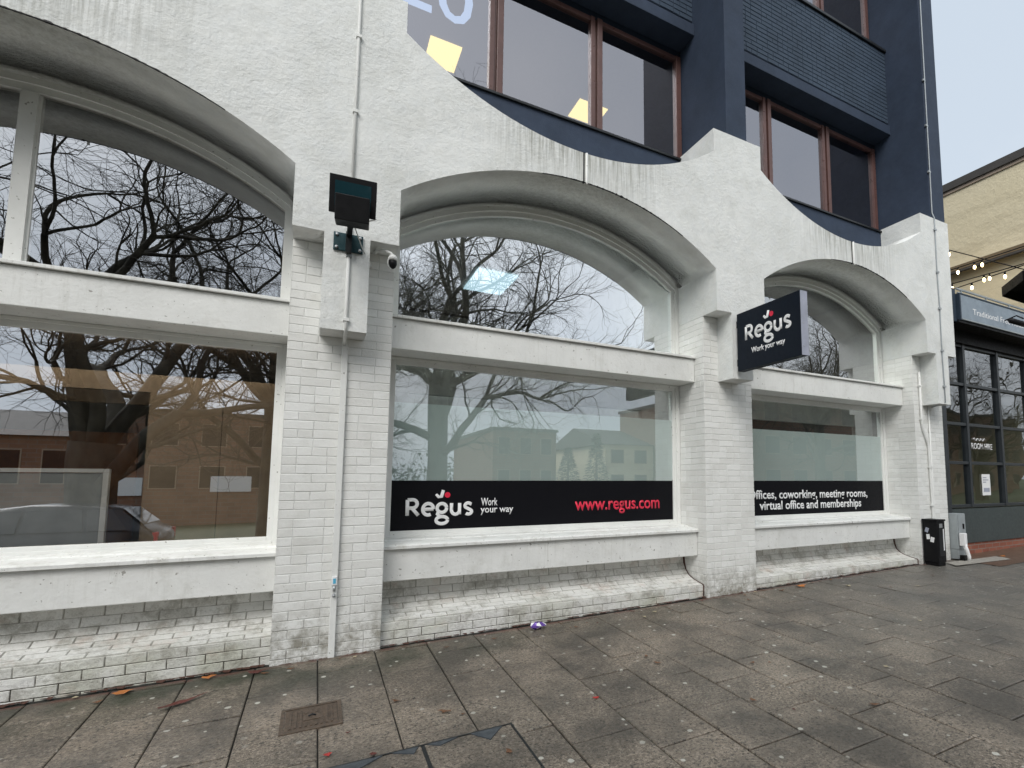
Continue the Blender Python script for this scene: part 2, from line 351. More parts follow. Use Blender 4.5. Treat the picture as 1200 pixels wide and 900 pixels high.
M['silt'] = m_ground('red_brown_silt', (.05, .018, .012), (.11, .045, .03), 25, .6); M['pinkbrick'] = m_ground('brown_wet_paving', (.10, .06, .04), (.16, .10, .07), 8, .45)
M['slab'] = m_ground('pale_concrete_slab', (.28, .26, .23), (.36, .34, .30), 15)

# ================================================================ GROUND
PAVX = (-7.7, 30)
g = MB(); 
def gq(mb, x0, x1, y0, y1, dz, mi=0, nx=1):
    mb.add([(x, y, gz(x, y)+dz) for (x, y) in ((x0, y0), (x1, y0), (x1, y1), (x0, y1))], [(0, 1, 2, 3)], mi)
gq(g, -400, 400, -6.6, 60, -.012); struct(g.build('ground', M['joint']))
g = MB(); gq(g, -400, 400, -400, -6.6, -.16); struct(g.build('road', M['asphalt']))
g = MB(); gq(g, -400, 400, -400, -9.3, -.05); struct(g.build('verge', M['grass']))
g = MB()
for i in range(60):
    x0 = -20+i*.92
    g.add([(x, y, gz(x, y)+dz) for dz in (-.4, 0.) for (x, y) in ((x0, -6.62), (x0+.905, -6.62), (x0+.905, -6.47), (x0, -6.47))], [(0, 1, 2, 3), (4, 5, 6, 7), (0, 1, 5, 4), (1, 2, 6, 5), (2, 3, 7, 6), (3, 0, 4, 7)])
struct(g.build('kerb', M['kerb']))
def slabs():
    g = MB(); rnd = random.Random(3); W = .41; Ls = .507
    k0 = -19; 
    for k in range(k0, 36):
        x0 = .07+k*W; x1 = x0+W
        off = -.32 if (k % 2 == 1) else -.32+Ls/2
        n = 0
        ys = []
        for j in range(-2, 14):
            y1 = off-j*Ls+0; y0 = y1-Ls
            if y0 > .25: continue
            y1 = min(y1, .255)
            if y1 < -6.46: continue
            y0 = max(y0, -6.465)
            if y1-y0 < .03: continue
            e = .0032+rnd.random()*.0022; a0, a1, b0, b1 = x0+e, x1-e, y0+e, y1-e
            dz = rnd.uniform(-.0015, .0025); tx = rnd.uniform(-.0025, .0025); ty = rnd.uniform(-.002, .002)
            def P(x, y, d=0.): return (x, y, gz(x, y)+dz+tx*(x-(x0+x1)/2)/W*2+ty*(y-(y0+y1)/2)/Ls*2+d)
            c = .006
            vs = [P(a0, b0, -.03), P(a1, b0, -.03), P(a1, b1, -.03), P(a0, b1, -.03), P(a0, b0, -.004), P(a1, b0, -.004), P(a1, b1, -.004), P(a0, b1, -.004),
                  P(a0+c, b0+c), P(a1-c, b0+c), P(a1-c, b1-c), P(a0+c, b1-c)]
            # leave room for the recessed tray cover
            if x0 > .06 and x1 < 1.12 and y1 < -1.40 and y0 > -2.6: continue
            g.add(vs, [(0, 1, 5, 4), (1, 2, 6, 5), (2, 3, 7, 6), (3, 0, 4, 7), (4, 5, 9, 8), (5, 6, 10, 9), (6, 7, 11, 10), (7, 4, 8, 11), (8, 9, 10, 11)])
    return g
struct(slabs().build('pavement', M['paving']))
# brown wet paving and pale concrete strip in front of the pub
g = MB(); gq(g, 8.98, 30, -.42, .5, .009); struct(g.build('pub_forecourt', M['pinkbrick']))
g = MB(); g.add([(x, y, gz(x, y)+.015) for (x, y) in ((8.42, -.10), (9.75, -.22), (9.9, .02), (8.55, .12))], [(0, 1, 2, 3)]); struct(g.build('concrete_strip', M['slab']))

# recessed tray cover with bitumen patches
def tray():
    t = thing('tray_cover', 'steel framed recessed pavement cover with cut slabs and dark bitumen repairs', 'access cover', (.6, -1.9, gz(.6, -1.9)))
    x0, x1, y0, y1 = .085, 1.085, -2.62, -1.452
    def bx(mb, a, b, c, d, lo, hi):
        vs = [(x, y, gz(x, y)+h) for h in (lo, hi) for (x, y) in ((a, c), (b, c), (b, d), (a, d))]
        mb.add(vs, [(3, 2, 1, 0), (4, 5, 6, 7), (0, 1, 5, 4), (1, 2, 6, 5), (2, 3, 7, 6), (3, 0, 4, 7)])
    f = MB()
    for a in ((x0, x1, y1-.012, y1), (x0, x1, y0, y0+.012), (x0, x0+.012, y0+.012, y1-.012), (x1-.012, x1, y0+.012, y1-.012)): bx(f, *a, -.03, .003)
    for a in ((.565, .585, y0+.013, y1-.013),): bx(f, *a, -.03, .002)
    f.build('steel_frame', M['blackmetal'], t)
    for i, (a, b, c, d) in enumerate([(x0+.02, .40, -2.05, y1-.02), (.41, .557, -1.80, y1-.02), (.41, .557, -2.6, -1.81), (x0+.02, .40, -2.6, -2.06), (.594, x1-.02, -1.98, y1-.02), (.594, x1-.02, -2.6, -1.99)]):
        p = MB(); bx(p, a, b, c, d, -.03, .0); p.build('cut_slab', M['paving'], t)
    for tri in (((.10, -1.47), (.37, -1.47), (.22, -1.56)), ((.42, -1.47), (.55, -1.47), (.52, -1.53)), ((.84, -1.47), (1.02, -1.47), (.92, -1.58)), ((.60, -1.47), (.76, -1.47), (.66, -1.51)), ((.02, -1.40), (.075, -1.45), (.075, -1.9))):
        p = MB(); p.add([(x, y, gz(x, y)+.006) for x, y in tri]+[(x, y, gz(x, y)-.01) for x, y in tri], [(0, 1, 2), (0, 1, 4, 3), (1, 2, 5, 4), (2, 0, 3, 5)]); p.build('bitumen_patch', M['bitumen'], t)
tray()
def manhole():
    t = thing('manhole_cover', 'square rusty cast iron inspection cover set in the paving', 'manhole cover', (.04, -.81, gz(.04, -.81)))
    x0, x1, y0, y1 = -.128, .202, -.98, -.635
    def bx(mb, a, b, c, d, lo, hi):
        vs = [(x, y, gz(x, y)+h) for h in (lo, hi) for (x, y) in ((a, c), (b, c), (b, d), (a, d))]
        mb.add(vs, [(3, 2, 1, 0), (4, 5, 6, 7), (0, 1, 5, 4), (1, 2, 6, 5), (2, 3, 7, 6), (3, 0, 4, 7)])
    f = MB(); w_ = .022
    for a in ((x0, x1, y1-w_, y1), (x0, x1, y0, y0+w_), (x0, x0+w_, y0+w_, y1-w_), (x1-w_, x1, y0+w_, y1-w_)): bx(f, *a, -.02, .008)
    f.build('frame', M['rust'], t)
    l = MB(); bx(l, x0+w_+.004, x1-w_-.004, y0+w_+.004, y1-w_-.004, -.02, .004)
    for i in range(9):
        a = x0+.047+i*.0275
        if 3 <= i <= 5: bx(l, a, a+.012, y0+.05, y0+.12, .004, .0085); bx(l, a, a+.012, y1-.12, y1-.05, .004, .0085)
        else: bx(l, a, a+.012, y0+.05, y1-.05, .004, .0085)
    bx(l, -.005, .085, -.85, -.77, .004, .009)
    lid = l.build('lid', M['rust'], t)
    h = MB(); h.tube([(.02, -.81, gz(.04, -.81)+.014), (.04, -.80, gz(.04, -.81)+.018), (.06, -.81, gz(.04, -.81)+.014)], .005, 6); h.build('lifting_key', M['blackmetal'], lid)
manhole()

# ================================================================ OFFICE BUILDING
PIERS = [(-4.46, -3.70), (-.254, .527), (4.0, 4.76), (8.182, 8.951)]
BAYS = [(-3.70, -.254), (.527, 4.0), (4.76, 8.182)]
ZSPR, ZST, ZT, ZV, ZB = 3.86, 3.36, 2.575, 5.29, 5.60
RA = 2.93
HB = thing('office_building', 'white brick and stucco arcaded office with navy upper storeys', 'building', (2.2, .5, 0))
def arch(xa, xb, x, z0, apex, r):
    m = (xa+xb)/2; return apex-(r-sqrt(max(0, r*r-(x-m)**2)))
# stucco arcade
cols = []
ap = 4.425; NS = 36
def valley(xa, xb, x): m = (xa+xb)/2; return 4.74+(RA-sqrt(max(0, RA*RA-(x-m)**2)))
for i, (pa, pb) in enumerate(PIERS):
    ta, tb = pa+.222, pb-.222
    cols += [(pa, ZST, ZB), (ta, ZST, ZB), (ta, ZT, ZB), (tb, ZT, ZB), (tb, ZST, ZB), (pb, ZST, ZB)]
    if i < 3:
        xa, xb = BAYS[i]
        for j in range(NS+1):
            x = xa+(xb-xa)*j/NS
            zb = arch(xa, xb, x, 0, ap, RA)
            cols.append((x, zb, valley(xa, xb, x)+(.07 if i == 0 else 0)))
# split so valley (y to .64) and arch reveal (y to .74) share one body
mb = MB(); mb.strips(cols, 0, .66)
# deeper reveal ring behind so the soffit reaches the frames
for (xa, xb) in BAYS:
    n = NS
    for j in range(n):
        x0 = xa+(xb-xa)*j/n; x1 = xa+(xb-xa)*(j+1)/n
        z0, z1 = arch(xa, xb, x0, 0, ap, RA), arch(xa, xb, x1, 0, ap, RA)
        mb.add([(x0, .66, z0), (x1, .66, z1), (x1, .86, z1), (x0, .86, z0)], [(3, 2, 1, 0)], 0, True)
arc = mb.build('stucco_arcade', M['stucco'], HB, weld=True)
# black expansion joints at the arch crowns
for (xa, xb) in BAYS:
    m = (xa+xb)/2+.005; j = MB(); j.box(m-.007, m+.007, -.004, .02, 4.418, 4.745); j.build('expansion_joint', M['black'], HB)
    j = MB(); j.tube([(m+.03, -.006, 4.74), (m+.03, -.006, 4.43), (m+.03, -.012, 4.40)], .011, 8); j.build('drip_pipe', M['pipe'], HB)
    # dark seam of moss under the crown edge
    r = random.Random(int(m*10)); j = MB(); X0, X1 = m-.45, m+1.25; n = 120; pts = []
    for q in range(n+1):
        x = X0+(X1-X0)*q/n; z = arch(xa, xb, x, 0, ap, RA); e = max(0., 1-abs((x-m-.4)/.85)); pts.append((x, z, .0015+.012*e*r.random()**2.2))
    for (x, z, h), (x2, z2, h2) in zip(pts, pts[1:]):
        j.add([(x, -.002, z-.003), (x2, -.002, z2-.003), (x2, -.0015, z2+h2), (x, -.0015, z+h), (x, .006+h, z-.003), (x2, .006+h2, z2-.003)], [(0, 1, 2, 3), (0, 1, 5, 4)])
    j.build('moss_line', M['black'], HB, weld=True)

def bricks(mb, O, U, V, N, wd, ht, course=.0713, gap=.0045, proud=.0036, seed=0, lens=(.218, .107), jit=.0012, skip=None, mi=0, hp=.28):
    """lay individually shaped bricks on a rectangle; O origin, U across, V up, N outward"""
    r = random.Random(seed); O, U, V, N = map(Vector, (O, U, V, N)); nrow = int(round(ht/course)); course = ht/max(1, nrow)
    for row in range(nrow):
        x = 0.; seq = []
        lens_row = []
        s = row % 2
        while x < wd-.02:
            if x == 0 and s: l = lens[1]
            else: l = lens[0] if r.random() < 1-hp else lens[1]
            if wd-(x+l) < .06: l = wd-x
            lens_row.append((x, min(l, wd-x))); x += l
        for (x0, l) in lens_row:
            g = gap/2; a0, a1 = x0+(g if x0 > 0 else 0), x0+l-(g if x0+l < wd-1e-4 else 0)
            b0, b1 = row*course+g, (row+1)*course-g
            if skip and skip(a0, b0): continue
            p = proud+r.uniform(-jit, jit); c = .003
            def P(a, b, d): return O+U*a+V*b+N*d
            jj = lambda: r.uniform(-.0008, .0008)
            vs = [P(a0, b0, 0), P(a1, b0, 0), P(a1, b1, 0), P(a0, b1, 0),
                  P(a0+c+jj(), b0+c+jj(), p+jj()), P(a1-c+jj(), b0+c+jj(), p+jj()), P(a1-c+jj(), b1-c+jj(), p+jj()), P(a0+c+jj(), b1-c+jj(), p+jj())]
            mb.add(vs, [(0, 1, 5, 4), (1, 2, 6, 5), (2, 3, 7, 6), (3, 0, 4, 7), (4, 5, 6, 7)], mi)

YB = .257
for i, (pa, pb) in enumerate(PIERS):
    zb = gz((pa+pb)/2, YB)-.04; zt = ZST
    core = MB(); core.box(pa+.005, pb-.005, YB+.005, .86, zb-.3, zt-.002); core.build('pier_core', M['mortar'], HB)
    b = MB()
    bricks(b, (pa, YB+.005, zb), (1, 0, 0), (0, 0, 1), (0, -1, 0), pb-pa, zt-.003-zb, seed=i*5+1)
    bricks(b, (pa+.005, .86, zb), (0, -1, 0), (0, 0, 1), (-1, 0, 0), .86-YB, zt-.003-zb, seed=i*5+2)
    bricks(b, (pb-.005, YB, zb), (0, 1, 0), (0, 0, 1), (1, 0, 0), .86-YB, zt-.003-zb, seed=i*5+3)
    b.build('brick_pier', M['brick'], HB)
    # upper jamb lining between pier head and springing
    # (stucco reveal continues to the frame)
    u = MB(); u.box(pa+.0005, pb-.0005, .661, .86, ZST+.001, 5.3); u.build('reveal_block', M['stucco'], HB)

# beams, sills, plinths, windows
def extrude_x(mb, prof, x0, x1, mi=0, smooth=False, closed=True):
    n = len(prof); vs = [(x0, y, z) for y, z in prof]+[(x1, y, z) for y, z in prof]
    fs = [(k, (k+1) % n, n+(k+1) % n, n+k) for k in range(n if closed else n-1)]
    if closed: fs += [tuple(range(n-1, -1, -1)), tuple(range(n, 2*n))]
    mb.add(vs, fs, mi, smooth)
def letters(txt, x0, x1, z0, cap, y, mat, parent, name='lettering', bold=.012, plane='xz', extr=.0015, ref=None):
    """text as a mesh, fitted so that its ink spans x0..x1 and capital height is cap"""
    cu = bpy.data.curves.new('t', 'FONT'); cu.body = txt; cu.size = 1; cu.offset = bold; cu.extrude = .0; cu.resolution_u = 3
    cu.space_line = .9
    o = bpy.data.objects.new('t', cu); C.objects.link(o); dg = bpy.context.evaluated_depsgraph_get(); dg.update()
    me = bpy.data.meshes.new_from_object(o.evaluated_get(dg)); bpy.data.objects.remove(o)
    xs = [v.co.x for v in me.vertices]; a, b = min(xs), max(xs)
    sx = (x1-x0)/(b-a); sz = cap/.70
    for v in me.vertices:
        px, pz = x0+(v.co.x-a)*sx, z0+v.co.y*sz
        v.co = (px, y, pz) if plane == 'xz' else (y, -px, pz)
    bm = bmesh.new(); bm.from_mesh(me)
    ext = bmesh.ops.extrude_face_region(bm, geom=bm.faces[:]); vv = [e for e in ext['geom'] if isinstance(e, bmesh.types.BMVert)]
    for q in vv:
        if plane == 'xz': q.co.y -= extr
        else: q.co.x -= extr
    bmesh.ops.recalc_face_normals(bm, faces=bm.faces); bm.to_mesh(me); bm.free()
    me.materials.clear(); me.materials.append(mat)
    o = bpy.data.objects.new(name, me); C.objects.link(o); attach(o, parent); o['label'] = 'lettering reading '+txt.replace('\n', ' ')
    return o
def arcpts(cx, cy, rx, ry, a0, a1, n=14): return [(cx+rx*cos(RAD(a0+(a1-a0)*k/n)), cy+ry*sin(RAD(a0+(a1-a0)*k/n))) for k in range(n+1)]
def logo(u, put, parent, th=.14, ax=1, c0=0., sq=.02):
    """company word mark drawn with round-ended strokes; u = unit, put maps 2-D to 3-D"""
    st = [[(.1, .05), (.1, 1.3)], [(.1, 1.3), (.5, 1.3)]+arcpts(.5, .97, .34, .33, 90, -90, 8)+[(.1, .64)], [(.45, .64), (.95, .05)],
          [(1.28, .52), (2.12, .52)]+arcpts(1.70, .52, .42, .46, 0, 300, 16),
          arcpts(2.78, .60, .38, .36, 0, 360, 18), arcpts(2.80, -.38, .46, .29, 0, 360, 18), [(2.52, .32), (2.42, .12), (2.62, -.06), (2.9, -.10)],
          [(3.55, .98), (3.55, .42)]+arcpts(3.88, .42, .33, .36, 180, 360, 8)+[(4.21, .98)], [(4.21, .42), (4.21, .05)],
          [(5.2, .86)]+arcpts(4.92, .73, .27, .24, 40, 200, 8)+[(4.92, .5), (5.12, .40)]+arcpts(4.95, .26, .27, .21, 20, -140, 8),
          ]
    m = MB()
    for s in st: m.tube([put(a*u, b*u) for a, b in s], th*u, 8, squash=(ax, c0, sq))
    m.tube([put(a*u, b*u) for a, b in [(2.28, 1.72), (2.5, 1.50), (2.72, 1.52), (2.86, 2.05)]], [.10*u, .13*u, .14*u, .13*u], 8, squash=(ax, c0, sq))
    m.build('word_mark', M['letterw'], parent)
    d = MB(); d.tube([put(3.2*u, 1.66*u), put(3.2*u+.001, 1.66*u)], .23*u, 16, squash=None); d.v = []; d.f = []; d.m = []; d.sm = []
    ring = [Vector(put(3.2*u+.23*u*cos(2*pi*k/20), 1.66*u+.23*u*sin(2*pi*k/20))) for k in range(20)]
    off = Vector([0, 0, 0]); off[ax] = -.003; ring2 = [p+off for p in ring]
    d.add(ring+ring2, [tuple(range(20, 40))]+[(k, (k+1) % 20, 20+(k+1) % 20, 20+k) for k in range(20)]); d.build('red_dot', M['letterr'], parent)

YF, YG = .74, .78
Rf = RA
def frame_low(xa, xb, par):
    z0, z1 = .845, 2.577
    f = MB(); jl = .045; fw_ = .10
    for (a, b, c, d) in ((xa+.004, xa+fw_, z0, z1), (xb-fw_, xb-.004, z0, z1)): f.box(a, b, YF+.02, YG+.05, c, d)
    f.box(xa+fw_+.001, xb-fw_-.001, YF+.02, YG+.05, z0, .905); f.box(xa+fw_+.001, xb-fw_-.001, YF+.02, YG+.05, 2.505, z1)
    for (a, b, c, d) in ((xa+.003, xa+.055, z0, z1), (xb-.055, xb-.003, z0, z1)): f.box(a, b, YF, YF+.019, c, d)
    f.box(xa+.056, xb-.056, YF, YF+.019, z0, .872); f.box(xa+.056, xb-.056, YF, YF+.019, 2.55, z1)
    return f.build('window', M['frame'], par, bevel=.003)
def frame_up(xa, xb, par, mull=None):
    f = MB(); n = 36
    def ring(y0, y1, t_in, t_out):
        m = (xa+xb)/2; pts = []
        def outline(t):
            a, b = xa+t, xb-t; r = RA-t; P = [(a, 2.88), ]
            for j in range(n+1):
                x = a+(b-a)*j/n; P.append((x, (ap-t)-(r-sqrt(max(0, r*r-(x-m)**2)))))
            P.append((b, 2.88)); return P
        A, B = outline(t_out), outline(t_in); k = len(A)
        vs = [(x, y0, z) for x, z in A]+[(x, y0, z) for x, z in B]+[(x, y1, z) for x, z in A]+[(x, y1, z) for x, z in B]
        fs = []
        for i in range(k-1):
            fs += [(i, i+1, k+i+1, k+i), (2*k+i, 3*k+i, 3*k+i+1, 2*k+i+1), (k+i, k+i+1, 3*k+i+1, 3*k+i), (i, 2*k+i, 2*k+i+1, i+1)]
        f.add(vs, fs)
    ring(YF+.02, YG+.05, .10, .003); ring(YF, YF+.019, .05, .002)
    f.box(xa+.10, xb-.10, YF+.02, YG+.05, 2.88, 2.93)
    if mull: 
        f.box(mull-.045, mull+.045, YF+.005, YG+.05, 2.93, 4.315); f.box(mull-.062, mull+.062, YF+.03, YG+.04, 2.93, 4.312)
    return f.build('window', M['frame'], par)
def glass_up(xa, xb, par, mat):
    g = MB(); n = 36; m = (xa+xb)/2; t = .095; a, b = xa+t, xb-t; r = RA-t
    top = [(a+(b-a)*j/n, (ap-t)-(r-sqrt(max(0, r*r-(a+(b-a)*j/n-m)**2)))) for j in range(n+1)]
    g.add([(a, YG, 2.92), (b, YG, 2.92)]+[(x, YG, z) for x, z in reversed(top)], [tuple(range(n+3))])
    return g.build('glass_pane', mat, par)
def plinth(xa, xb, idx):
    # concave apron of brick running down and out from under the lower beam, ending in a low kerb of bricks
    prof = [(.715, .53), (.70, .38), (.665, .30), (.60, .245), (.52, .213), (.43, .192), (.34, .175)]
    if idx:
        ck = MB(); rc = random.Random(idx); ck.tube([(xb-.006+rc.uniform(-.004, .002), a-.012, b+.008) for a, b in prof]+[(xb-.006, .322, .165), (xb-.006, .324, .05)], [.018, .012, .006, .005, .004, .004, .006, .008, .006], 6); ck.build('open_crack', M['silt'], HB)
    # arc-length table
    L = [0.]; 
    for a, b in zip(prof, prof[1:]): L.append(L[-1]+sqrt((a[0]-b[0])**2+(a[1]-b[1])**2))
    def at(s):
        for i in range(len(L)-1):
            if s <= L[i+1] or i == len(L)-2:
                t = (s-L[i])/(L[i+1]-L[i]); a, b = prof[i], prof[i+1]
                n = Vector((0, -(a[1]-b[1]), -(b[0]-a[0])*-1)); 
                tn = Vector((0, b[0]-a[0], b[1]-a[1])).normalized(); nn = Vector((0, tn.z, -tn.y))
                if nn.z < 0: nn = -nn
                return Vector((0, a[0]+(b[0]-a[0])*t, a[1]+(b[1]-a[1])*t)), nn
    mort = MB(); pr = [at(L[-1]*k/14)[0] for k in range(15)]
    gl = lambda x: gz(x, .3)-.1
    poly = [(p.y, p.z) for p in pr]+[(.333, .168), (.333, -.3), (.80, -.3), (.80, .53)]
    extrude_x(mort, poly, xa+.001, xb-.001); mort.build('plinth_core', M['pmortar'], HB)
    b = MB(); r = random.Random(40+idx); nrow = 8; rowl = L[-1]/nrow
    for row in range(nrow):
        x = xa+.002-(.11 if row % 2 else 0)-r.random()*.02
        while x < xb-.01:
            l = .225; a0, a1 = max(xa+.002, x+.003), min(xb-.002, x+l-.004); x += l
            if a1-a0 < .03: continue
            s0, s1 = row*rowl+.003, (row+1)*rowl-.0035; (p0, n0), (p1, n1) = at(s0), at(s1)
            pd = .006+r.uniform(-.002, .002); 
            q = lambda X, p, n, d: Vector((X, p.y, p.z))+n*d
            c = .003
            vs = [q(a0, p0, n0, 0), q(a1, p0, n0, 0), q(a1, p1, n1, 0), q(a0, p1, n1, 0), q(a0+c, p0, n0, pd), q(a1-c, p0, n0, pd), q(a1-c, p1, n1, pd+.001), q(a0+c, p1, n1, pd+.001)]
            b.add(vs, [(0, 1, 5, 4), (1, 2, 6, 5), (2, 3, 7, 6), (3, 0, 4, 7), (4, 5, 6, 7)])
    zt = .176; zb = zt-.0713*5
    bricks(b, (xa+.002, .333, zb), (1, 0, 0), (0, 0, 1), (0, -1, 0), xb-xa-.004, zt-zb, seed=77+idx, gap=.0055, proud=.005, jit=.002, lens=(.225, .112), hp=0.)
    b.build('brick_plinth', M['pbrick'], HB)
for i, (xa, xb) in enumerate(BAYS):
    ya, yb_ = xa+.004, xb-.004
    m = MB(); m.box(ya, yb_, .434, .80, 2.58, 2.862); m.build('beam', M['beam'], HB, bevel=.006)
    m = MB(); extrude_x(m, [(.405, 2.866), (.405, 2.892), (.80, 2.955), (.80, 2.866)], ya-.002, yb_+.002); m.build('upper_sill', M['sill'], HB, bevel=.003)
    m = MB(); m.box(ya, yb_, .43, .80, .50, .775); m.build('beam', M['beam'], HB, bevel=.006)
    m = MB(); extrude_x(m, [(.395, .779), (.395, .806), (.42, .818), (.60, .832), (.61, .842), (.80, .85), (.80, .779)], ya-.002, yb_+.002); m.build('sill', M['sill'], HB, bevel=.002)
    m = MB(); m.box(ya, yb_, .70, .86, .50-.01, .498+.0, 0); 
    plinth(xa, xb, i)
    fu = frame_up(xa, xb, HB, -2.03 if i == 0 else None); glass_up(xa, xb, fu, M['glassB' if i != 1 else 'glassA'])
    fl = frame_low(xa, xb, HB)
    g = MB(); g.add([(xa+.098, YG, .90), (xb-.098, YG, .90), (xb-.098, YG, 2.51), (xa+.098, YG, 2.51)], [(0, 1, 2, 3)]); g.build('glass_pane', M['glassM' if i else 'glassL'], fl)
    # inner room lining right behind the frames
    r = MB()
    for (a, b, c, d) in ((xa+.0, xa+.10, .5, 4.5), (xb-.10, xb-.0, .5, 4.5)): r.box(a, b, .862, 1.05, c, d)
    if i:
        v = MB(); v.box(xa+.10, xb-.10, YG-.003, YG-.001, .906, 1.382); v.build('black_vinyl_band', M['vinyl'], fl)
        v = MB(); v.box(xa+.10, xb-.10, YG+.004, YG+.006, 1.383, 2.139 if i == 1 else 2.10); v.build('frosted_film', M['frost'], fl)
    if i == 1:
        y = YG-.0045
        logo(.121, lambda a, b: (.765+a, y, 1.040+b), fl, ax=1, c0=y)
        letters('Work', 1.492, 1.665, 1.128, .078, y+.001, M['letterw'], fl); letters('your way', 1.489, 1.835, 1.056, .070, y+.001, M['letterw'], fl)
        letters('www.regus.com', 2.555, 3.70, 1.052, .145, y+.001, M['letterr'], fl, bold=.016)
    if i == 2:
        y = YG-.0035
        letters('Offices, coworking, meeting rooms,', 5.155, 7.68, 1.135, .118, y, M['letterw'], fl, bold=.02)
        letters('virtual office and memberships', 5.36, 7.52, .985, .118, y, M['letterw'], fl, bold=.02)

# ---- interior of the ground floor storey (one continuous shell behind the frames)
it = MB()
it.box(-4.4, 8.9, 6.0, 6.1, 0, 4.7)                     # back wall
it.box(-4.4, -4.3, .87, 6.0, 0, 4.7); it.box(8.8, 8.9, .87, 6.0, 0, 4.7)
it.box(.2, .3, .9, 6.0, .0, 4.7); it.box(4.3, 4.4, .9, 6.0, .0, 4.7)
it.build('interior_wall', M['plaster'], HB)
it = MB(); it.box(-4.3, 8.8, .87, 6.0, .35, .45); it.build('interior_floor', M['carpet'], HB)
it = MB(); it.box(-4.3, 8.8, .87, 6.0, 4.75, 4.85); it.build('interior_ceiling', M['plaster'], HB)
it = MB(); it.box(2.10, 2.76, 3.40, 4.38, 4.71, 4.735); it.build('ceiling_or_fill_light', M['led'], HB)
it = MB(); it.box(6.0, 6.6, 3.2, 3.8, 4.71, 4.735); it.build('ceiling_or_fill_light', M['led'], HB)
# bulkhead and returns seen through the middle and right lower windows
for (a, b) in ((.527, 4.0), (4.76, 8.182)):
    it = MB(); it.box(a+.0, b-.0, .98, 1.06, 2.27, 2.86); it.box(a+.0, a+.26, .98, 1.06, .5, 2.268); it.box(b-.42, b, .98, 1.06, .5, 2.268)
    it.build('window_bulkhead', M['plaster'], HB)
for nm_, bx_ in (('darkening_ceiling_sheet', (-4.29, .19, .88, 5.99, 4.70, 4.745)), ('darkening_wall_sheet', (-4.29, .19, 5.9, 5.99, 2.86, 4.699)), ('darkening_ceiling_sheet', (4.41, 8.79, .88, 5.99, 4.738, 4.748)), ('darkening_wall_sheet', (4.41, 8.79, 5.9, 5.99, .46, 4.69)), ('darkening_wall_sheet', (8.72, 8.79, 1.1, 5.89, .46, 4.69))):
    it = MB(); it.box(*bx_); it.build(nm_, M['dark'], HB)  # added dark sheets, put shade into the rooms behind the arched glass
it = MB(); it.box(-3.7, -.25, .9, 6.0, 2.62, 2.85); it.build('interior_floor', M['tan'], HB)
it = MB(); it.box(-3.7, -.3, 1.5, 1.58, 2.18, 2.34); it.box(-3.7, -.3, 2.9, 2.98, 2.22, 2.45); it.build('ceiling_trim', M['tan'], HB)
it = MB(); it.box(-1.30, -.78, 1.25, 1.29, .45, 2.3); it.box(-.775, -.20, 1.25, 1.29, .45, 2.3); it.build('partition', M['tan'], HB)
it = MB(); it.box(-3.6, -1.9, 3.6, 3.66, .45, 1.95); it.build('interior_door', M['wood'], HB)

it = MB(); it.box(-3.5, -.4, 1.0, 1.14, 2.59, 2.612); it.build('ceiling_or_fill_light', M['warmfill'], HB)  # added fill panel, out of view, brightens the left room
for (a, b) in ((.8, 3.8), (5.0, 8.0)):
    it = MB(); it.box(a, b, 1.12, 1.42, 4.70, 4.735); it.build('ceiling_or_fill_light', M['fillrow'], HB)  # added fill rows, out of view, light the frosted film from inside
bd = thing('display_board', 'pale framed board leaning inside the left window', 'board', (-1.9, 1.05, .85))
m = MB(); m.box(-3.1, -1.51, 1.05, 1.08, .5, 1.44); m.build('panel', M['board'], bd)
m = MB(); m.box(-3.15, -1.47, 1.04, 1.09, 1.445, 1.475); m.box(-1.505, -1.47, 1.04, 1.09, .5, 1.443); m.build('frame', M['letterw'], bd)

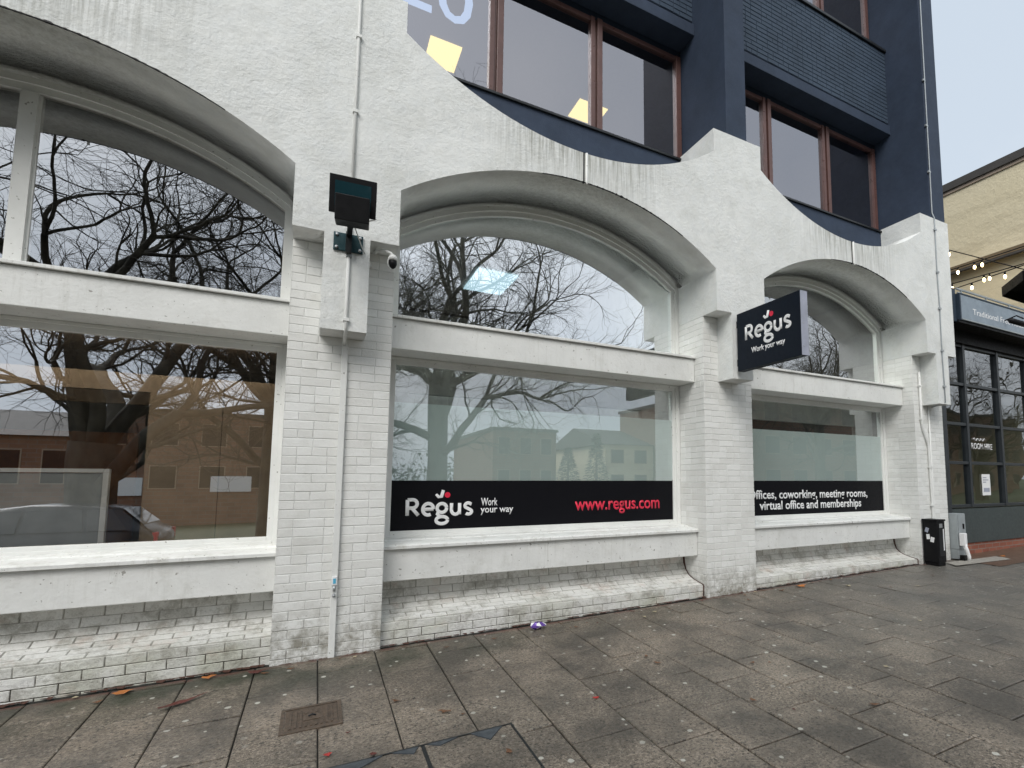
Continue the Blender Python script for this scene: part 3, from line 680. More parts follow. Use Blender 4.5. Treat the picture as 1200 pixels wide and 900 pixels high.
# ---- upper storeys
BP = [(a+.24, b-.19) for a, b in PIERS[:3]]+[(8.546, 8.951)]
for (a, b) in BP:
    m = MB(); m.box(a, b, .038, .95, 5.0, 12.5); m.build('navy_pier', M['blue'], HB, bevel=.006)
UB = [(BP[0][1], BP[1][0]), (BP[1][1], BP[2][0]), (BP[2][1], BP[3][0])]
YU = .92
for i, (a, b) in enumerate(UB):
    m = MB(); m.box(a, b, .662, 1.0, 4.5, 5.545); m.build('apron', M['blue'], HB)
    m = MB(); m.box(a, b, .635, .999, 5.549, 5.575); m.build('upper_sill', M['blackmetal'], HB)
    for fl_ in (0, 1):
        z0 = 5.577+fl_*3.42; zh = 7.30+fl_*3.42
        # window band
        w_ = (b-a); m1, m2 = a+w_*.325, a+w_*.66
        if i == 1: m1, m2 = 1.598, 2.90
        if i == 2: m1, m2 = 5.88, 7.223
        f = MB(); zz = z0
        f.box(a+.01, a+.07, YU, YU+.09, zz, zh); f.box(b-.09, b-.01, YU, YU+.09, zz, zh)
        for mm in (m1, m2):
            f.box(mm-.08, mm-.022, YU, YU+.09, zz, zh); f.box(mm+.008, mm+.08, YU-.01, YU+.09, zz, zh); f.box(mm-.021, mm+.007, YU+.03, YU+.09, zz, zh)
        e = [a+.07, m1-.08, m1+.08, m2-.08, m2+.08, b-.09]
        for q in range(3):
            f.box(e[2*q]+.001, e[2*q+1]-.001, YU+.012, YU+.08, zz, zz+.05); f.box(e[2*q]+.001, e[2*q+1]-.001, YU+.012, YU+.08, zh-.06, zh)
        fo = f.build('window', M['brown'], HB, bevel=.004)
        for q in range(3):
            g = MB(); x0, x1 = e[2*q]-.01, e[2*q+1]+.01; g.add([(x0, YU+.045, zz+.03), (x1, YU+.045, zz+.03), (x1, YU+.045, zh-.03), (x0, YU+.045, zh-.03)], [(0, 1, 2, 3)])
            g.build('glass_pane', M['glassU'], fo)
        # spandrel above: ledge, dark groove, painted brickwork, coping
        zs = 7.40+fl_*3.42
        m = MB(); m.box(a, b, .625, 1.05, zs, zs+.165); m.build('spandrel_ledge', M['blue'], HB, bevel=.005)
        m = MB(); m.box(a, b, .70, 1.0, zs+.165, zs+.22); m.box(a, b, .665, 1.0, zs+.22, zs+1.555); m.box(a, b, .95, 1.05, zh-.01, zs-.001); m.build('spandrel_core', M['bluemortar'], HB)
        bb = MB(); bricks(bb, (a, .665, zs+.225), (1, 0, 0), (0, 0, 1), (0, -1, 0), b-a, 1.33, seed=200+i*3+fl_, proud=.007, gap=.008); bb.build('spandrel_brickwork', M['bluebrick'], HB)
        m = MB(); m.box(a, b, .625, 1.0, zs+1.557, zs+1.60); m.build('coping', M['blackmetal'], HB)
# neon figures behind the first middle window, lit ceiling panels
fo = [o for o in HB.children if o.name.startswith('window')][0]
letters('20', .50, 1.335, 6.50, .62, YU+.075, M['neon'], HB, bold=.0, extr=.01)
for (x0, x1, y0, y1) in ((1.13, 1.57, 2.55, 3.08), (3.50, 4.02, 2.65, 3.11), (.0, .5, 2.6, 3.1)):
    m = MB(); m.box(x0, x1, y0, y1, 7.58, 7.595); m.build('ceiling_or_fill_light', M['yel'], HB)
for fl_ in (0, 1):
    z = 5.4+fl_*3.42
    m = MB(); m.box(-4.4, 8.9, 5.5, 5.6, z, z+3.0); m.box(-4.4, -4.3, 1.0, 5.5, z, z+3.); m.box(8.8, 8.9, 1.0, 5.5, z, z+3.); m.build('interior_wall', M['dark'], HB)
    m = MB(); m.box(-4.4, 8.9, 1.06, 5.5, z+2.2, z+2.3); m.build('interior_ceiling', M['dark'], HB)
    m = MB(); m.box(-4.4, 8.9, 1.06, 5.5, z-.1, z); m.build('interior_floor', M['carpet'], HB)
m = MB(); m.box(-4.46, 8.951, .95, 14, 12.5, 12.7); m.box(-4.46, -4.40, 1.0, 14, 0, 12.5); m.box(8.90, 8.951, .96, 14, -.2, 12.5); m.box(-4.46, 8.951, 14, 14.1, 0, 12.7); m.build('rear_wall', M['blue'], HB)

# ================================================================ THINGS ON THE WALL
def sign():
    t = thing('projecting_sign', 'dark square projecting sign with white company name over the second pier', 'sign', (4.32, 0, 3))
    m = MB(); m.box(4.27, 4.365, -.955, -.03, 2.652, 3.335); m.build('sign_box', M['signnavy'], t, bevel=.004)
    m = MB(); m.box(4.273, 4.372, -.961, -.9555, 2.656, 3.332); ep = m.build('end_panel', M['greypanel'], t)
    for z in (2.75, 2.99, 3.24):
        s = MB(); s.tube([(4.30, -.9612, z), (4.30, -.965, z)], .007, 8); s.build('screw', M['galv'], ep)
    m = MB(); m.box(4.29, 4.34, -.03, .0, 2.72, 2.80); m.box(4.29, 4.34, -.03, .0, 3.18, 3.26); m.build('bracket', M['blackmetal'], t)
    logo(.121*1.04, lambda a, b: (4.268, -.165-a, 2.985+b), t, ax=0, c0=4.268)
    letters('Work your way', .255, .745, 2.825, .062, 4.2695, M['letterw'], t, plane='yz', bold=.02)
sign()
def flood():
    t = thing('floodlight', 'black floodlight with teal glass on a wall bracket above the first pier', 'floodlight', (.14, 0, 3.3))
    m = MB(); m.box(.035, .25, -.018, .0, 3.222, 3.37); bp = m.build('wall_plate', M['teal'], t, bevel=.004)
    for x in (.058, .228):
        for z in (3.243, 3.348):
            s = MB(); s.tube([(x, -.018, z), (x, -.027, z)], .013, 8); s.build('bolt', M['galv'], bp)
    m = MB(); m.box(.122, .166, -.06, -.018, 3.20, 3.37); m.box(.125, .163, -.30, -.055, 3.33, 3.365); m.box(.12, .168, -.32, -.24, 3.33, 3.46); m.build('bracket_arm', M['blackmetal'], t)
    R = Matrix.Translation((.152, -.36, 3.50)) @ Matrix.Rotation(RAD(-4), 4, 'Z') @ Matrix.Rotation(RAD(12), 4, 'X')
    m = MB()
    def frus(mb, w0, h0, y0, w1, h1, y1):
        vs = [R @ Vector(p) for p in ((-w0, y0, -h0), (w0, y0, -h0), (w0, y0, h0), (-w0, y0, h0), (-w1, y1, -h1), (w1, y1, -h1), (w1, y1, h1), (-w1, y1, h1))]
        mb.add(vs, [(0, 1, 2, 3), (4, 7, 6, 5), (0, 4, 5, 1), (1, 5, 6, 2), (2, 6, 7, 3), (3, 7, 4, 0)])
    frus(m, .158, .134, -.07, .160, .136, -.045); frus(m, .155, .130, -.044, .10, .07, .08)
    hd = m.build('housing', M['black'], t, bevel=.003)
    m = MB(); frus(m, .122, .092, -.074, .122, .092, -.0705); m.build('glass', M['floodglass'], hd)
    m = MB(); m.box(-.115, .115, -.15, .06, -.20, -.015, 0, R); m.build('gear_box', M['black'], t, bevel=.006)
    m = MB(); m.tube([(.30, -.36, 3.38), (.315, -.40, 3.36), (.29, -.40, 3.345), (.26, -.36, 3.35)], .004, 6); m.tube([(.17, -.24, 3.35), (.24, -.06, 3.26), (.33, .15, 3.20)], .004, 6); m.build('cable', M['pipe'], t)
k = NT('floodlight_glass'); k.pbr((.012, .04, .05), .06, 0, None, .6); M['floodglass'] = k.m
flood()
def cctv():
    t = thing('security_camera', 'small white and black security camera under the stucco step beside the arch', 'security camera', (.42, .15, 3.3))
    m = MB(); m.tube([(.36, .20, 3.345), (.37, .12, 3.335), (.42, .06, 3.32), (.47, .04, 3.30), (.485, .04, 3.27)], [.016, .012, .012, .013, .016], 10); m.build('arm', M['pipe'], t)
    m = MB(); m.tube([(.487, .04, 3.285), (.487, .04, 3.265), (.487, .04, 3.235)], [.022, .036, .036], 14); m.build('housing', M['pipe'], t)
    m = MB(); m.tube([(.487, .04, 3.236), (.487, .035, 3.205), (.487, .03, 3.18), (.487, .028, 3.165)], [.033, .033, .024, .010], 14); m.build('dome', M['black'], t)
    m = MB(); m.tube([(.46, .03, 3.27), (.445, .02, 3.22), (.45, .02, 3.17), (.48, .03, 3.15)], .004, 6); m.build('cable', M['pipe'], t)
cctv()
def conduits():
    t = thing('conduit', 'thin white conduit running down the first pier past the floodlight', 'pipe', (.152, 0, 0))
    m = MB(); m.tube([(.148, -.013, 12.), (.150, -.013, 5.), (.153, -.013, 3.37)], .0125, 8); m.tube([(.148, -.013, 3.22), (.150, -.013, 2.60), (.152, .02, 2.56), (.154, .235, 2.52)], .0125, 8); m.build('tube', M['pipe'], t)
    for z in (5.10, 4.43, 2.66, 3.19):
        m = MB(); m.box(.13, .172, -.03, -.0005, z-.012, z+.012); m.build('clip', M['galv'] if z in (3.19,) else M['pipe'], t)
    m = MB(); m.box(.138, .186, .225, .2515, gz(.16, .25), 2.50); m.build('cable_cover', M['pipe'], t, bevel=.004)
    m = MB(); m.box(.143, .181, .210, .2245, .545, .615); q = m.build('socket_box', M['letterw'], t, bevel=.003)
    m = MB(); m.box(.152, .172, .2075, .2095, .56, .60); m.build('blue_label', M['bluelabel'], q)
    m = MB(); m.tube([(.162, .218, .54), (.162, .215, .50)], .010, 8); m.tube([(.162, .215, .475), (.162, .2, .46)], .012, 8); m.build('gland', M['galv'], q)
    t = thing('conduit', 'thin conduit down the front of the right-hand end pier', 'pipe', (8.56, 0, 0))
    m = MB(); m.tube([(8.60, .02, 12.), (8.56, .02, 5.7), (8.555, -.014, 5.6), (8.545, -.012, 4.7), (8.56, -.012, 4.1), (8.548, -.012, 3.4), (8.56, -.012, 2.60), (8.56, .2, 2.55)], .009, 8); m.build('tube', M['galv2'], t)
    for z in (5.4, 4.7, 4.1, 3.42, 2.85, 6.4, 7.2, 8.0):
        y = -.0 if z < 5.6 else .038
        m = MB(); m.box(8.525, 8.585, y-.026, y-.0005, z-.015, z+.015); m.build('clip', M['galv'], t)
    t = thing('downpipe', 'white bent waste pipe on the brick of the right-hand end pier', 'pipe', (8.35, .24, 0))
    m = MB(); m.tube([(8.325, .235, 3.10), (8.325, .235, 2.30), (8.35, .235, 2.20), (8.46, .235, 1.98), (8.475, .235, 1.90), (8.49, .235, .9), (8.50, .235, .15)], .019, 10); m.build('tube', M['pipe'], t)
    for z in (2.88, 2.35, 1.6, 1.0):
        x = 8.325 if z > 2.3 else 8.482
        m = MB(); m.box(x-.03, x+.03, .212, .2515, z-.012, z+.012); m.build('clip', M['pipe'], t)
    t = thing('conduit', 'straight white conduit beside the bent waste pipe on the end pier', 'pipe', (8.54, .24, 0))
    m = MB(); m.tube([(8.535, .24, 2.56), (8.54, .24, .8), (8.545, .24, .2)], .011, 8); m.build('tube', M['pipe'], t)
M['bluelabel'] = m_plain('pale_blue_label', (.10, .42, .62), .4); M['galv2'] = m_plain('grey_conduit', (.33, .36, .38), .5)
conduits()

# ================================================================ BIN, CABINET
def litter_bin():
    t = thing('litter_bin', 'black metal cigarette and litter bin covered in stickers against the end pier', 'litter bin', (8.28, .11, gz(8.28, .11)))
    z0 = gz(8.28, .1)
    m = MB(); m.box(8.19, 8.385, .012, .235, z0+.05, .775); m.box(8.20, 8.375, .02, .225, z0, z0+.049); bd = m.build('body', M['black'], t, bevel=.006)
    m = MB(); m.box(8.182, 8.395, .002, .242, .776, .802); m.build('lid', M['black'], t, bevel=.004)
    m = MB(); m.box(8.22, 8.345, .0085, .0115, .26, .70); d = m.build('door', M['blackmetal'], t)
    for i, (y, z, h, wz, mm) in enumerate([(.17, .64, .07, .05, 'greypanel'), (.155, .54, .075, .05, 'letterw'), (.095, .50, .075, .055, 'letterw')]):
        s = MB(); R = Matrix.Translation((8.1885, y, z)) @ Matrix.Rotation(RAD((20, -6, 12)[i]), 4, 'X'); s.box(-.001, .001, -wz/2, wz/2, -h/2, h/2, 0, R); s.build('sticker', M[mm], bd)
    s = MB(); s.box(8.32, 8.345, .006, .0082, .34, .66); s.build('white_strip', M['letterw'], d)
    s = MB(); s.box(8.23, 8.31, .004, .0085, .68, .74); s.build('ash_slot', M['galv'], t)
litter_bin()
def cabinet():
    t = thing('utility_cabinet', 'narrow grey utility cabinet between the end pier and the pub', 'cabinet', (9.1, .2, gz(9.1, .2)))
    m = MB(); m.box(8.97, 9.20, .14, .32, .30, .86); m.build('body', M['galvp'], t, bevel=.006)
    m = MB(); m.box(8.985, 9.185, .132, .1385, .32, .84); d = m.build('door', M['galvp'], t)
    s = MB(); s.box(9.10, 9.14, .124, .131, .62, .70); s.build('lock', M['black'], d)
    m = MB(); m.box(8.97, 9.20, .15, .31, .15, .298); m.build('base', M['galvp'], t)
    t = thing('pipe_box', 'small white plastic elbow box in front of the grey utility cabinet', 'pipe box', (9.0, .06, .2))
    m = MB(); m.box(8.96, 9.04, .04, .12, .36, .56); m.build('body', M['letterw'], t, bevel=.008)
    m = MB(); m.tube([(8.99, .07, .40), (9.02, .05, .30), (9.05, .04, .20), (9.05, .04, .14)], .03, 10); m.build('elbow', M['letterw'], t)
    m = MB(); m.box(8.93, 9.0, .04, .11, .14, .22); m.build('foot', M['black'], t)
M['galvp'] = m_plain('grey_painted_steel', (.30, .33, .34), .5)
cabinet()

# ================================================================ PUB
def pub():
    X0, X1 = 8.99, 13.95
    t = thing('pub', 'single-storey dark pub front with gridded windows and a blue-grey fascia', 'building', (11.4, .4, .1))
    zg = .1
    m = MB(); m.box(X0, X1, .36, .60, .0, .345); m.build('brick_base', M['redbrick'], t)
    m = MB(); m.box(9.16, X1, .34, .56, .346, .915); m.build('panel', M['pubgrey'], t)
    m = MB(); m.box(X0, 9.155, .30, .60, .346, 3.98); m.build('corner_post', M['pubframe'], t)
    f = MB(); mu = [9.16, 9.85, 10.98, 12.1, 13.2]; zs = [.935, 1.665, 2.33, 3.03, 3.72]
    for x in mu: f.box(x, x+.07, .345, .45, .935, 3.80)
    for z in zs:
        for a, b in zip(mu, mu[1:]+[X1]): f.box(a+.071, b-.001, .355, .44, z, z+.05)
    fo = f.build('window', M['pubframe'], t, bevel=.003)
    for a, b in zip(mu, mu[1:]+[X1]):
        for z, z2 in zip(zs, zs[1:]):
            g = MB(); r = random.uniform(-.004, .004); g.add([(a+.06, .40+r, z+.04), (b+.01, .40-r, z+.04), (b+.01, .40-r*.5, z2+.01), (a+.06, .40, z2+.01)], [(0, 1, 2, 3)]); g.build('glass_pane', M['glassP'], fo)
    m = MB(); m.box(9.16, X1, .30, .56, 3.771, 4.0); m.box(9.16, X1, .02, .5, 3.985, 4.03); m.build('soffit', M['black'], t)
    m = MB(); m.box(9.20, X1, .0, .30, 4.031, 4.455); fa = m.build('fascia', M['fascia'], t)
    m = MB(); m.box(9.165, 9.198, -.006, .5, 4.02, 4.47); m.box(9.199, X1, -.008, .05, 4.456, 4.475); m.build('fascia_trim', M['blueframe'], t)
    m = MB(); m.box(9.22, X1, -.006, -.001, 4.031, 4.05); m.build('pale_trim', M['galvp'], t)
    letters('Traditional Free House', 9.56, 11.32, 4.165, .10, -.001, M['letterw'], fa, bold=.0)
    letters('ROOM HIRE', 10.03, 10.72, 1.94, .105, .388, M['letterw'], fo, bold=.01)
    q = MB(); q.tube([(10.10+i*.03, .388, 2.11+.025*sin(i*1.7)) for i in range(14)], .006, 6); q.build('script_flourish', M['letterw'], fo)
    q = MB(); q.box(10.29, 10.56, .384, .388, 1.13, 1.50); no = q.build('notice', M['letterw'], fo)
    q = MB()
    for z, a in ((1.44, .12), (1.40, .18), (1.36, .1)): q.box(10.32, 10.32+a, .381, .3838, z-.008, z+.008)
    q.box(10.33, 10.52, .381, .3838, 1.19, 1.26); q.build('notice_print', M['greypanel'], no)
    # black railing and terrace
    m = MB(); m.box(9.0, X1, .30, 6.0, 4.0, 4.2); m.box(X0, 9.1, .6, 6, 0, 4.0); m.build('terrace_slab', M['pubframe'], t)
    m = MB(); m.box(9.18, X1, .03, .055, 4.545, 4.572); m.box(9.20, X1, .03, .05, 4.488, 4.505)
    x = 9.3
    while x < X1: m.box(x, x+.025, .031, .052, 4.476, 4.546); x += .78
    m.build('railing', M['galvp'], t)
    m = MB(); m.box(9.0, 9.15, .05, .45, 4.0, 4.56); m.build('railing_end', M['blueframe'], t)
    m = MB(); m.box(9.2, X1, 3.0, 3.1, 0, 4.0); m.build('interior_wall', M['tan'], t); m = MB(); m.box(9.2, X1, .6, 3., .1, .15); m.build('interior_floor', M['dark'], t)
M['blueframe'] = m_plain('dark_blue_trim', (.02, .035, .055), .5)
pub()
def swan_lamp():
    t = thing('sign_lamp', 'black picture light projecting over the end of the pub fascia lettering', 'sign lamp', (10.9, 0, 4.1))
    m = MB(); m.tube([(10.55, -.02, 4.20), (10.55, -.2, 4.24), (10.55, -.30, 4.16)], .012, 8); m.build('arm', M['black'], t)
    m = MB(); m.tube([(10.05, -.30, 4.06), (10.12, -.30, 4.06), (10.125, -.30, 4.06), (10.9, -.30, 4.06)], [.028, .028, .045, .045], 12); m.build('shade', M['black'], t)
swan_lamp()
def cream():
    t = thing('neighbouring_building', 'tall cream rendered side wall with dark coping beyond the pub terrace', 'building', (16, 4, 0))
    m = MB(); m.box(14.0, 22, -.2, 14, 0, 8.74); m.build('side_wall', M['cream'], t)
    m = MB(); m.box(13.93, 22, -.25, 14, 8.83, 9.02); m.build('coping', M['slate'], t)
    m = MB(); m.box(13.97, 22, -.22, 14, 8.741, 8.829); m.build('coping_bed', M['creamtrim'], t)
    m = MB(); m.box(13.80, 13.999, -.2, 14, 6.62, 6.74); m.build('ledge', M['creamdark'], t)
    m = MB(); m.tube([(13.85, -.2, 6.60), (13.85, 13, 6.60)], .045, 8); m.build('gutter_pipe', M['slate'], t)
M['creamtrim'] = m_plain('weathered_stone', (.42, .34, .27), .8); M['creamdark'] = m_plain('ledge_shadow_tone', (.20, .15, .09), .8)  # shadow line at the ledge is put into its dark brown
cream()
def strings():
    rnd = random.Random(2)
    def cat(p, q, sag, n=16):
        p, q = Vector(p), Vector(q); return [p.lerp(q, i/n)-Vector((0, 0, sag*4*(i/n)*(1-i/n))) for i in range(n+1)]
    specs = [((13., 3.2, 6.40), (13., -.6, 6.36), .02, 'upper string of warm festoon bulbs across the pub terrace', [.338, .432, .473, .80]),
             ((13., 3.2, 6.08), (13., -.6, 5.96), .02, 'lower string of warm festoon bulbs across the pub terrace', [.30, .478, .507, .72]),
             ((13., 3.2, 5.86), (13., -.6, 6.02), .02, 'sparsest string of bulbs nearest the pub railing', [.41, .585, .9]),
             ((13., 2.3, 7.02), (13.9, .6, 5.9), .0, 'thin steep wire with one bulb running down the cream wall', [.1])]
    for p, q, sg, lab, ts in specs:
        t = thing('string_light', lab, 'string lights', p, 'festoon lights over the terrace')
        pts = cat(p, q, sg); m = MB(); m.tube(pts, .012, 6); m.build('cable', M['black'], t)
        for u in ts:
            k_ = u*16; i = int(k_); P = pts[i].lerp(pts[i+1], k_-i)
            h = MB(); h.tube([P-Vector((0, 0, .01)), P-Vector((0, 0, .07))], .022, 8); ho = h.build('bulb_holder', M['black'], t)
            b = MB(); b.tube([P-Vector((0, 0, .07)), P-Vector((0, 0, .09)), P-Vector((0, 0, .13)), P-Vector((0, 0, .16))], [.014, .026, .028, .01], 10); b.build('bulb', M['bulb'], ho)
strings()
def parasol():
    cx, cy = 13.0, -.25
    t = thing('parasol', 'black parasol open on the pub terrace in front of the cream wall', 'parasol', (cx, cy, 4.2))
    m = MB(); m.tube([(cx, cy, 4.2), (cx, cy, 5.95)], .025, 8); m.build('pole', M['blackmetal'], t)
    m = MB(); n = 8; ap_ = Vector((cx, cy, 6.02)); R = 1.2
    ring = [Vector((cx+R*cos(2*pi*(k+.5)/n), cy+R*sin(2*pi*(k+.5)/n), 5.46)) for k in range(n)]; low = [p-Vector((0, 0, .2)) for p in ring]
    m.add([ap_]+ring+low, [(0, 1+k, 1+(k+1) % n) for k in range(n)]+[(1+k, 1+n+k, 1+n+(k+1) % n, 1+(k+1) % n) for k in range(n)]); m.build('canopy', M['black'], t)
parasol()

# ================================================================ LITTER AND LEAVES
def leafmesh(seed, s):
    r = random.Random(seed); m = MB(); n = 9; pts = []
    for k in range(n):
        a = 2*pi*k/n; rr = s*(.55+.45*r.random())*(1.25 if k in (0, 2, 7) else .85); pts.append((rr*cos(a), rr*sin(a)*.75, abs(cos(a))*s*.18+r.uniform(0, .12)*s))
    m.add([(0, 0, .002)]+pts, [(0, 1+k, 1+(k+1) % n) for k in range(n)], 0, False); return m
LM = {'brown': m_plain('brown_leaf', (.16, .075, .035), .6, 0, .3), 'orange': m_plain('orange_leaf', (.45, .16, .04), .6, 0, .3), 'red': m_plain('red_leaf', (.42, .03, .025), .6, 0, .2), 'darkred': m_plain('dark_red_leaf', (.10, .025, .018), .6, 0, .2), 'pale': m_plain('pale_dry_leaf', (.42, .36, .24), .7, 0, .2)}
def leaf(x, y, s, mat, label, group=None, seed=0, rot=0, sx=1., sy=1.):
    o = leafmesh(seed, s).build('fallen_leaf', LM[mat]); o.location = (x, y, gz(x, y)+.006); o.rotation_euler = (0, 0, rot); o.scale = (sx, sy, 1); tag(o, label, 'leaf', group); return o
leaf(-1.075, .165, .06, 'orange', 'large orange leaf against the left plinth', seed=1, sx=1.3)
leaf(-.72, -.22, .075, 'darkred', 'long dark red leaf mush on the left paving', seed=2, rot=.6, sx=2.1, sy=.6)
leaf(-.62, .20, .05, 'orange', 'pale orange leaf beside the rolled white scrap near the left plinth', seed=5)
leaf(-.33, .15, .06, 'darkred', 'dark red leaf fragments near the first pier foot', seed=6, sx=1.5)
leaf(.115, -1.325, .028, 'red', 'bright red leaf beside the recessed tray cover', seed=3)
leaf(1.675, -1.41, .03, 'red', 'bright red leaf alone in the middle of the paving', seed=4)
leaf(3.02, -1.45, .03, 'brown', 'curled brown leaf on the right half of the paving', seed=8)
leaf(5.35, .12, .07, 'orange', 'orange leaf cluster below the right window', seed=9, sx=1.8)
leaf(5.9, -.15, .045, 'pale', 'pale leaf lying out from the right plinth', seed=10)
leaf(9.9, -.02, .09, 'orange', 'reddish leaf by the pub brick base', seed=12, sx=1.5)
src = {c: leafmesh(30+i, .022).build('fallen_leaf', LM[c]) for i, c in enumerate(('brown', 'pale', 'darkred'))}
rr = random.Random(11); first = {c: True for c in src}
for i in range(64):
    c = rr.choice(['brown', 'brown', 'pale', 'darkred'])
    o = src[c] if first[c] else src[c].copy()
    if not first[c]: C.objects.link(o)
    first[c] = False
    if rr.random() < .6: x = rr.uniform(-1.6, 8.0); y = .24-abs(rr.gauss(0, .16))
    else: x = rr.uniform(-.8, 7.5); y = rr.uniform(-2.4, .1)
    o.location = (x, y, gz(x, y)+.005); s = rr.uniform(.6, 1.6); o.scale = (s*rr.uniform(.8, 1.6), s, s); o.rotation_euler = (0, 0, rr.uniform(0, 6.3))
    tag(o, {'brown': 'small brown leaf scrap scattered on the paving', 'pale': 'small pale dry leaf scrap scattered on the paving', 'darkred': 'small dark red leaf scrap scattered on the paving'}[c], 'leaf', 'small leaf scraps on the pavement')
def wrapper():
    m = MB(); r = random.Random(5); n = 10
    rows = []
    for j in range(6):
        for k in range(n):
            a = 2*pi*k/n; ph = pi*j/5; q = .035*(.7+.6*r.random()); m.v.append((q*1.3*sin(ph)*cos(a), q*sin(ph)*sin(a), .02+.02*cos(ph)+r.uniform(-.006, .006)))
    for j in range(5):
        for k in range(n): m.f.append((j*n+k, j*n+(k+1) % n, (j+1)*n+(k+1) % n, (j+1)*n+k)); m.m.append(k % 2 if j % 2 else 0); m.sm.append(False)
    o = m.build('sweet_wrapper', [m_plain('purple_foil', (.16, .08, .38), .25, .3, .3), M['letterw']]); o.location = (1.864, .13, gz(1.86, .13)+.002); o.scale = (1.7, 1.5, 1.5); tag(o, 'crumpled purple and white sweet wrapper by the middle plinth', 'wrapper')
wrapper()
# silt gathered where plinths meet the paving
r = random.Random(9); m = MB()
for (xa, xb, y) in ((-3.6, -.26, .322), (.53, 4.0, .322), (4.78, 8.1, .322), (-.2, .5, .25), (4.05, 4.7, .25)):
    x = xa
    while x < xb:
        l = r.uniform(.02, .07); w1 = r.uniform(.004, .03)*(1.5 if y > .3 else .5); h = r.uniform(.002, .005)
        if r.random() < .8: m.add([(x, y, gz(x, y)+h), (x+l, y, gz(x, y)+h*.8), (x+l*.8, y-w1*1.4, gz(x, y-w1)+.003), (x+l*.2, y-w1, gz(x, y-w1)+.003)], [(0, 1, 2, 3)])
        x += l*.8
o = m.build('silt', M['silt']); tag(o, 'red-brown silt and leaf mush gathered along the foot of the wall', 'silt', kind='stuff')

# ================================================================ STREET BEHIND THE CAMERA (seen reflected)
def tree_mesh(seed, H=3.2, R0=.5, spread=1., limbs=5, crown=4.4, low=0, shoots=2):
    r = random.Random(seed); T = MB(); Bm = MB(); cnt = [0]
    def grow(mb, p, d, L, rad, lvl):
        n = max(3, int(5-lvl*.4)); pts = [p]; rs = [rad]; q = p.copy(); dd = d.copy()
        seg = 8 if lvl < 3 else (5 if lvl < 5 else 3)
        for i in range(seg):
            rad_ = Vector((q.x, q.y, 0))
            if q.y > crown: dd.y -= .28
            if rad_.length > 7: dd -= rad_.normalized()*.12
            if q.z < 2.6: dd.z += .16
            dd = (dd+Vector((r.gauss(0, .155), r.gauss(0, .155), r.gauss(.02, .12)))*(.75+lvl*.16)).normalized()
            q = q+dd*L/seg; pts.append(q.copy()); rs.append(rad*(1-.36*(i+1)/seg))
        cnt[0] += 1
        mb.tube(pts, rs, max(3, 8-lvl), cap=False)
        if lvl >= 7 or rs[-1] < .003: return
        k = 2 if lvl < 1 else r.choice([2, 3, 3])
        for j in range(k):
            ax = Vector((r.gauss(0, 1), r.gauss(0, 1), r.gauss(0, .6))).normalized()
            nd = (Matrix.Rotation(RAD(r.uniform(22, 52)), 3, ax) @ dd).normalized()
            grow(mb, pts[-1], nd, L*r.uniform(.62, .84), rs[-1]*r.uniform(.66, .86), lvl+1)
        for j in range(shoots if lvl < 5 else 1):      # side shoots
            i = r.randint(1, seg-1); ax = Vector((r.gauss(0, 1), r.gauss(0, 1), r.gauss(0, .6))).normalized()
            nd = (Matrix.Rotation(RAD(r.uniform(40, 80)), 3, ax) @ dd).normalized()
            grow(mb, pts[i], nd, L*r.uniform(.4, .6), rs[i]*r.uniform(.3, .5), lvl+2)
    T.tube([(0, 0, -.3), (.02, 0, .2), (.04, .02, H*.5), (0, 0, H*.85), (.03, 0, H)], [R0*1.5, R0*1.1, R0*.92, R0*.95, R0*.98], 14)
    for i in range(limbs):
        a = 2*pi*i/limbs+r.uniform(-.3, .3); tilt = RAD(r.uniform(18, 58))*spread
        grow(Bm, Vector((.2*R0*cos(a), .2*R0*sin(a), H-.15)), Vector((sin(tilt)*cos(a), sin(tilt)*sin(a), cos(tilt))), r.uniform(2.9, 3.8), R0*r.uniform(.30, .47), 0)
    for i in range(low):
        a = 2*pi*i/max(1, low)+1.2; grow(Bm, Vector((0, 0, H*(.5+.12*i))), Vector((cos(a), sin(a)*.6, .42)).normalized(), r.uniform(2.6, 3.4), R0*.4, 0)
    return T, Bm
TR = []
for i, (sd, H, R0, sp, lb, cw, lw) in enumerate([(3, 2.7, .47, .95, 5, 3.0, 1), (8, 4.9, .33, 1.1, 6, 4.6, 3)]):
    T, Bm = tree_mesh(sd, H, R0, sp, lb, cw, lw, 2+i*2)
    t = thing('plane_tree', 'x', 'tree', (0, 0, 0), 'bare plane trees across the road')
    T.build('trunk', M['bark'], t); Bm.build('crown', M['bark'], t); TR.append(t)
spots = [(0, -4.4, -9.6, 0, 1., 'thick-trunked bare plane tree nearest the left window across the road'), (1, 3.3, -11.0, 0, 1., 'slender bare plane tree opposite the middle window'),
         (1, -1.3, -14.2, 2.3, .95, 'distant bare plane tree between the two nearest ones'), (0, 38, -13, 2.0, .9, 'thick bare plane tree diagonally opposite the pub'),
         (0, -11.5, -12, 4., 1.05, 'bare plane tree at the far left of the row across the road'), (1, 31.0, -19, 4.2, 1.1, 'bare plane tree set back behind the row beyond the pub')]
used = set()
for (k, x, y, rz, s, lab) in spots:
    o = TR[k] if k not in used else copy_tree(TR[k]); used.add(k)
    o.location = (x, y, gz(x, y)-.05)
    o.rotation_euler = (0, 0, rz); o.scale = (s, s, s); o['label'] = lab
